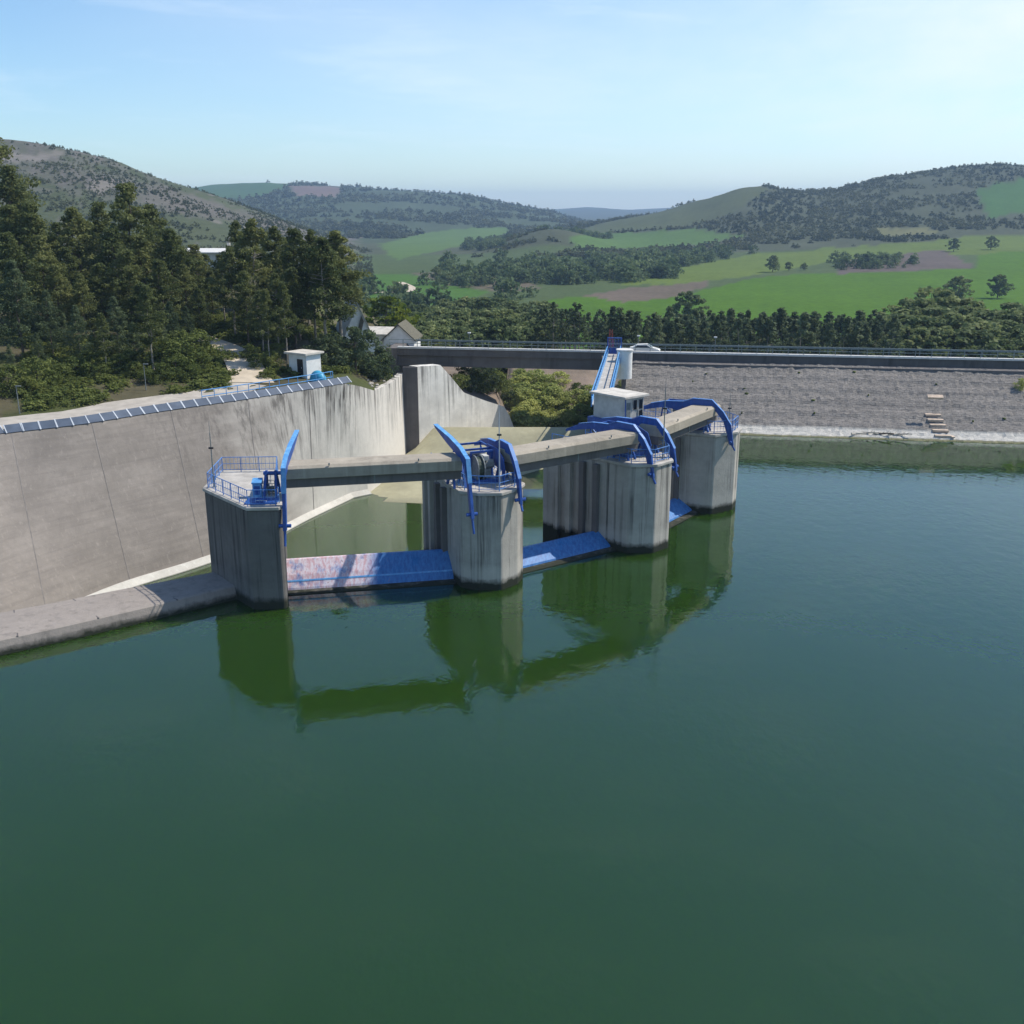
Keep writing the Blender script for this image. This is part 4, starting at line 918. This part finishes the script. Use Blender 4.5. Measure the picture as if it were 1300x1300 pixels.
s1 = sow(16000, -200, 470, 480, 1050, .35, 1.15, lambda x, y, X, Y: fbm(X, Y, 90)+.7*fbm(X+7, Y, 22) > -.12+.5*rs.random()-.2)
s2 = sow(19000, 600, 1400, 820, 1750, .6, 2.3, lambda x, y, X, Y: not onf(x, y, Y) and fbm(X, Y, 120)+.45*fbm(X, Y, 30)+.3 > (.3 if Y < 1000 else -.05))
s3 = sow(8000, 180, 760, 1350, 2750, 1.6, 4.2, lambda x, y, X, Y: not onf(x, y, Y) and fbm(X, Y, 200) > -.12)
SCR = s1+s2+s3

w1 = sow(900, 560, 960, 540, 900, 1.8, 4.2, lambda x, y, X, Y: abs(y-(352-(x-640)*.05))-11+14*fbm(X, Y, 70) < 0 and not (x > 860 and onf(x, y, Y)), 1.05)
w2 = sow(260, 430, 700, 330, 560, 2.2, 4.2, lambda x, y, X, Y: fbm(X, Y, 60) > (.0 if x > 560 else .22), 1.1)
w3 = sow(120, 1050, 1230, 640, 760, 1.6, 3.0, lambda x, y, X, Y: inpoly((x, y), [(1060, 330), (1160, 325), (1160, 349), (1060, 351)]), 1.)
w4 = sow(420, 590, 775, 880, 1250, 2.0, 4.0, lambda x, y, X, Y: y < 338 and fbm(X, Y, 110) > -.1, .9)
V0 = crown_mesh('wood_unit', 'round', 2.0, 1.05, .1, 26, 9, .36, 77, M['leaf']['oak']); Vv = np.empty(len(V0.vertices)*3, dtype=np.float32); V0.vertices.foreach_get('co', Vv); Vv = Vv.reshape(-1, 3)
V1 = crown_mesh('scrub_unit', 'round', 1.9, 1.05, .0, 9, 4, .85, 5, M['leaf']['oak']); Vs = np.empty(len(V1.vertices)*3, dtype=np.float32); V1.vertices.foreach_get('co', Vs); Vs = Vs.reshape(-1, 3)
def leafmass(name, pts, mat, unit=None):
    g = np.random.default_rng(2); allv = []
    for (x, y, z, r, zr) in pts:
        a = g.random()*6.28; ca2, sa2 = math.cos(a), math.sin(a); q = (unit if unit is not None else Vv if r > 1.2 else Vv[:400])*np.array([r, r, zr]); allv.append(np.stack([q[:, 0]*ca2-q[:, 1]*sa2+x, q[:, 0]*sa2+q[:, 1]*ca2+y, q[:, 2]+z-.1*r], 1))
    allv = np.concatenate(allv).astype(np.float32); nq = len(allv)//4
    me = bpy.data.meshes.new(name); me.vertices.add(len(allv)); me.vertices.foreach_set('co', allv.ravel()); me.loops.add(nq*4); me.loops.foreach_set('vertex_index', np.arange(nq*4, dtype=np.int32)); me.polygons.add(nq); me.polygons.foreach_set('loop_start', np.arange(0, nq*4, 4, dtype=np.int32)); me.update(calc_edges=True); me.validate()
    me.materials.append(mat); o = bpy.data.objects.new(name, me); COL.objects.link(o); return o
tag(leafmass('hillside_scrub', SCR, M['leaf']['scrub'], Vs), 'dark shrubs dotting the grey and green hillsides in the distance', 'scrub', kind='stuff')
wm = leafmat('valley_foliage', (.07, .105, .042), (.19, .23, .10), .03, 0)
tag(leafmass('valley_woods', w1+w2+w3+w4, wm), 'far woods and hedges along the valley floor beyond the dam', 'woods', kind='stuff')
# short vegetation on the bank
pts = []
for _ in range(5200):
    c = rs.uniform(0, 520); r_ = (c-650)/1356
    Y = interp(EY, r_)+rs.uniform(7.6, 40); X = r_*Y
    if fbm(X, Y, 8) > -.25 and not any((Vector((X, Y))-Vector(p[:2])).length < 2.6 for p in trk): pts.append((X, Y, zfun(X, Y)-.1, rs.uniform(.3, .8), rs.uniform(.15, .5)))
tag(leafmass('bank_undergrowth', pts, M['leaf']['bush']), 'low undergrowth and grass tufts on the bank above the wall', 'undergrowth', kind='stuff')
pts = []
for _ in range(16):
    x = rs.uniform(0, 55); y = rs.uniform(-14, -2.5); p = M4 @ Vector((x, y, 6.5+(y+2)*6.5/13.9)); pts.append((p.x, p.y, p.z, rs.uniform(.08, .22), rs.uniform(.08, .2)))
tag(blobs('weeds', pts, M['leaf']['bush'], 0, 5), 'small weeds growing between the stones of the dam face', 'weeds', kind='stuff')
for x, y, h, lab in ((51.6, -5.6, 1.3, 'scraggly bush on the dam face at the right edge'), (52.6, -7.0, 1.0, 'smaller scraggly bush below it on the dam face at the right edge'), (2.6, -7.4, 1.0, 'small weed bush on the stones right below the white cylinder')):
    p = M4 @ Vector((x, y, 6.5+(y+2)*6.5/13.9)); tree('bush', 'reed', p.x, p.y, h, lab, 'bush', None, z=p.z, wide=.8)

# ------------------------------------------------------------------ solar panels on the wall
cum = [0]; 
for a, b in zip(wt, wt[1:]): cum.append(cum[-1]+(b-a).length)
def along(s):
    for i in range(len(wt)-1):
        if s <= cum[i+1]: 
            t = (s-cum[i])/(cum[i+1]-cum[i]); return wt[i].lerp(wt[i+1], t), (wt[i+1]-wt[i]).normalized()
    return wt[-1], (wt[-1]-wt[-2]).normalized()
s = cum[6]-1; PW = 1.34; first = None; np_ = 0
while s < cum[-1]-.5:
    p, t = along(s); ang = math.atan2(t.y, t.x)
    lab = 'dark solar panel in the tilted row along the top of the curved wall'
    if s+PW >= cum[-1]-.5: lab = 'last solar panel at the right end of the row on the wall'
    if first is None:
        e = empty('solar_panel', p, ang); tl = R(38); cy_, sy_ = math.cos(tl), math.sin(tl)
        # local +y points to the bank, panel rises that way
        m = MB(); m.extr([(.04, .0, .06), (PW-.10, .0, .06), (PW-.10, 0.9*cy_, .06+0.9*sy_), (.04, 0.9*cy_, .06+0.9*sy_)], (0, -.03*sy_, .03*cy_)); m.build('glass', M['pv'], e)
        for x in (-.05, PW-.10): MB().extr([(x, -.04, .05), (x+.085, -.04, .05), (x+.085, 0.93*cy_, .06+0.93*sy_), (x, 0.93*cy_, .06+0.93*sy_)], (0, -.05*sy_, .05*cy_)).build('frame_bar', M['alu'], e)
        m = MB(); m.bar((0.6, 0.86*cy_, 0), (.6, 0.86*cy_, .52), .06, .06); m.build('support', M['alu'], e); first = e
    else:
        e = copy_tree(first); e.location = p; e.rotation_euler = (0, 0, ang)
    tag(e, lab, 'solar panel', 'solar panels along the top of the wall'); s += PW; np_ += 1
e = empty('wall_railing', wt[30]); off = Vector(e.location); tag(e, 'blue railing behind the right end of the solar panel row', 'railing')
rp = [wt[i]-outward(i, WT)*1.7-off+Vector((0, 0, .05)) for i in range(28, len(wt))]
for hh in (.55, 1.15): MB().pipe([p+Vector((0, 0, hh)) for p in rp], .045).build('rail', M['bluepale'], e)
for p in rp: MB().tube(p-Vector((0, 0, .2)), p+Vector((0, 0, 1.15)), .04, n=6).build('post', M['bluepale'], e)
for k, (px, lab) in enumerate(((186, 'thin lamp pole behind the solar panels, in front of the grove'), (25, 'thin lamp pole behind the solar panels near the left edge'))):
    q = at(px, 500 if k == 0 else 525, 8.2); e = empty('lamp_pole', (q.x, q.y, zfun(q.x, q.y))); tag(e, lab, 'lamp pole'); MB().tube((0, 0, 0), (0, 0, 2.6), .05, .035).build('pole', M['steelgrey'], e); MB().box(-.05, .45, -.07, .07, 2.6, 2.68).build('arm', M['steelgrey'], e)

# ------------------------------------------------------------------ hut and houses
hp = atY(389, 487, 113.5); hz_ = zfun(hp.x, hp.y)
hut = empty('hut', (hp.x, hp.y, hz_), R(-34)); tag(hut, 'small white flat-roofed hut with a dark door at the end of the wall', 'hut')
MB().box(-1.4, 1.3, -1.1, 1.1, -.3, 2.35).build('wall', M['white'], hut); MB().box(-1.75, 1.6, -1.45, 1.4, 2.35, 2.55).build('roof', M['roofslab'], hut)
d = MB().box(-.1, .75, -1.14, -1.08, 0, 1.85).build('door', M['dark'], hut); MB().box(.55, .6, -1.18, -1.14, .85, 1.0).build('handle', M['alu'], d)
q = atY(404, 486, 110.5); e = empty('blue_cover', (q.x, q.y, zfun(q.x, q.y)), R(-40)); tag(e, 'rounded turquoise cover beside the white hut', 'cover')
m = MB(); rows = []
for x in np.linspace(-1.1, 1.1, 8):
    k = math.sqrt(max(.05, 1-(x/1.15)**2)); rows.append([(x, .75*k*math.cos(t), 1.25*k*math.sin(t)) for t in np.linspace(0, math.pi, 10)])
m.loft(rows); m.build('shell', M['turq'], e, smooth=True); MB().box(-1.1, 1.1, -.75, .75, 0, .12).build('base', M['steelgrey'], e)

def house(lab, loc, rz_, w, d, h, rise, wall, roof, wins, name='house', over=.35, door=None):
    e = empty(name, loc, rz_); tag(e, lab, 'house')
    m = MB(); m.extr([(-w/2, -d/2, -1.5), (w/2, -d/2, -1.5), (w/2, -d/2, h), (0, -d/2, h+rise), (-w/2, -d/2, h)], (0, d, 0)); m.build('wall', wall, e)
    m = MB(); sl = rise/(w/2)
    for q in (-1, 1): m.extr([(0, -d/2-over, h+rise+.03), (q*(w/2+over), -d/2-over, h-sl*over+.03), (q*(w/2+over), -d/2-over, h-sl*over+.2), (0, -d/2-over, h+rise+.22)], (0, d+2*over, 0))
    m.build('roof', roof, e)
    for x, z, ww, hh in wins:
        f = MB().box(x-ww/2, x+ww/2, -d/2-.05, -d/2+.02, z, z+hh).build('window', M['glass'], e)
        MB().box(x-ww/2-.08, x+ww/2+.08, -d/2-.09, -d/2, z-.12, z-.01).build('sill', M['coping'], f)
    return e
q = atY(511, 437, 152); house('small white gabled house with mossy roof at the left end of the bridge', (q.x, q.y, 6.6), R(-4), 4.4, 6, 1.3, 2.0, M['white'], M['tile'], [(-1.2, -.3, .6, .8), (1.2, -.3, .6, .8)])
# steep white gabled building half hidden by the pines
q = atY(449, 432, 140); hz2 = 6.6
e = house('steep white gabled building with dark sloping band, half hidden by pines', (q.x, q.y, hz2), R(18), 4.4, 8, 2.4, 5.0, M['white'], M['offwhite'], [(-1.2, .4, .7, .9), (.2, .4, .7, .9), (1.3, .4, .5, .8)], over=.25)
m = MB(); m.extr([(-1.2, -4.3, .2), (-.75, -4.3, .2), (.75, -4.3, 5.2), (.45, -4.3, 5.9)], (0, .25, 0)); m.build('sloping_band', M['tile'], e)
q = atY(480, 414, 152); house('low white wing with pale roof right of the steep gabled building', (q.x, q.y, 6.6), R(80), 4.4, 4.2, 1.9, .7, M['white'], M['roofslab'], [(-.8, .4, .8, .9), (.9, .4, .8, .9)])
q = atY(266, 330, 190); e = house('distant house whose long pale roof edge and chimney show above the grove', (q.x, q.y, zy(334, 190)), R(94), 8, 9, 1.9, .5, M['offwhite'], M['coping'], [(-3, .5, 1, 1.1), (0, .5, 1, 1.1), (3, .5, 1, 1.1)])
MB().box(1.0, 1.5, -3.6, -3.1, 2.1, 4.4).build('chimney', M['roofslab'], e)

# ------------------------------------------------------------------ haze, light, sky, camera
hb = MB().box(-7500, 7500, -700, 7000, -18, 128).build('haze', plain('haze_shell', (1, 1, 1)))
hm = bpy.data.materials.new('haze_air'); hm.use_nodes = True; t = hm.node_tree; t.nodes.clear(); vo = t.nodes.new('ShaderNodeVolumePrincipled'); vo.inputs['Color'].default_value = (.50, .71, 1., 1); vo.inputs['Density'].default_value = HAZE = 1.6e-4; vo.inputs['Anisotropy'].default_value = .0
oo = t.nodes.new('ShaderNodeOutputMaterial'); t.links.new(vo.outputs[0], oo.inputs['Volume']); hb.data.materials[0] = hm; tag(hb, kind='stuff')

EL, AZ = R(50), R(20)
sd_ = Vector((math.cos(EL)*math.cos(AZ), math.cos(EL)*math.sin(AZ), math.sin(EL)))
ld = bpy.data.lights.new('sun', 'SUN'); ld.energy = 4.2; ld.angle = R(.53); ld.color = (1, .94, .83)
lo = bpy.data.objects.new('sun', ld); COL.objects.link(lo); lo.rotation_euler = sd_.to_track_quat('Z', 'Y').to_euler(); lo.location = (60, 60, 120)
w = bpy.data.worlds.new('World'); sc.world = w; w.use_nodes = True; t = w.node_tree; t.nodes.clear()
sk = t.nodes.new('ShaderNodeTexSky'); sk.sky_type = 'NISHITA'; sk.sun_disc = False; sk.sun_elevation = EL; sk.sun_rotation = R(90)-AZ; sk.altitude = 300; sk.air_density = 1.0; sk.dust_density = .5; sk.ozone_density = 1.1
tc = t.nodes.new('ShaderNodeTexCoord')
def cloud(scale, zs, lo_, hi_, amt, det=6):
    mp = t.nodes.new('ShaderNodeMapping'); mp.inputs['Scale'].default_value = (1, 1, zs); t.links.new(tc.outputs['Generated'], mp.inputs[0])
    nz = t.nodes.new('ShaderNodeTexNoise'); nz.inputs['Scale'].default_value = scale; nz.inputs['Detail'].default_value = det; nz.inputs['Roughness'].default_value = .6; nz.inputs['Distortion'].default_value = .3; t.links.new(mp.outputs[0], nz.inputs[0])
    mr = t.nodes.new('ShaderNodeMapRange'); t.links.new(nz.outputs['Fac'], mr.inputs[0])
    for i, v in enumerate((lo_, hi_, 0, amt)): mr.inputs[i+1].default_value = v
    return mr.outputs[0]
tn = t.nodes.new('ShaderNodeMix'); tn.data_type = 'RGBA'; tn.blend_type = 'MULTIPLY'; tn.inputs['Factor'].default_value = 1; t.links.new(sk.outputs[0], tn.inputs[6]); tn.inputs[7].default_value = (.70, .85, .97, 1)
prev = tn.outputs[2]
sx = t.nodes.new('ShaderNodeSeparateXYZ'); t.links.new(tc.outputs['Generated'], sx.inputs[0])
side = t.nodes.new('ShaderNodeMapRange'); t.links.new(sx.outputs[0], side.inputs[0])          # the veil of cirrus thickens towards the right
for i, v in enumerate((-.40, .42, .0, 1.0)): side.inputs[i+1].default_value = v
elv = t.nodes.new('ShaderNodeMapRange'); t.links.new(sx.outputs[2], elv.inputs[0])            # ... and stays low over the horizon
for i, v in enumerate((.16, .36, 1.0, .05)): elv.inputs[i+1].default_value = v
def mul(a, b):
    m = t.nodes.new('ShaderNodeMath'); m.operation = 'MULTIPLY'; t.links.new(a, m.inputs[0]); t.links.new(b, m.inputs[1]); return m.outputs[0]
for f, cc in ((mul(mul(cloud(1.8, 3.5, .30, .72, .85), side.outputs[0]), elv.outputs[0]), (5.75, 6.2, 6.6)), (cloud(6, 7, .52, .80, .28, 5), (5.6, 6.3, 6.9))):
    mx = t.nodes.new('ShaderNodeMix'); mx.data_type = 'RGBA'; t.links.new(f, mx.inputs['Factor']); t.links.new(prev, mx.inputs[6]); mx.inputs[7].default_value = (*cc, 1); prev = mx.outputs[2]
bgn = t.nodes.new('ShaderNodeBackground'); bgn.inputs[1].default_value = .143; wo = t.nodes.new('ShaderNodeOutputWorld'); t.links.new(prev, bgn.inputs[0]); t.links.new(bgn.outputs[0], wo.inputs[0])

cd = bpy.data.cameras.new('camera'); co = bpy.data.objects.new('camera', cd); COL.objects.link(co); cd.sensor_width = 36; cd.lens = 36*F/1300; cd.clip_end = 20000; cd.clip_start = .5
co.location = (0, 0, H); co.rotation_euler = (R(90)-PITCH, 0, 0); sc.camera = co
sc.view_settings.view_transform = 'Standard'; sc.view_settings.look = 'None'; sc.view_settings.exposure = 0.30; sc.view_settings.gamma = 1.0; sc.view_settings.use_curve_mapping = False
sc.cycles.max_bounces = 6; sc.cycles.volume_bounces = 0; sc.cycles.transparent_max_bounces = 8; sc.cycles.caustics_reflective = False; sc.cycles.caustics_refractive = False; sc.cycles.sample_clamp_indirect = 6
sc.cycles.use_denoising = True
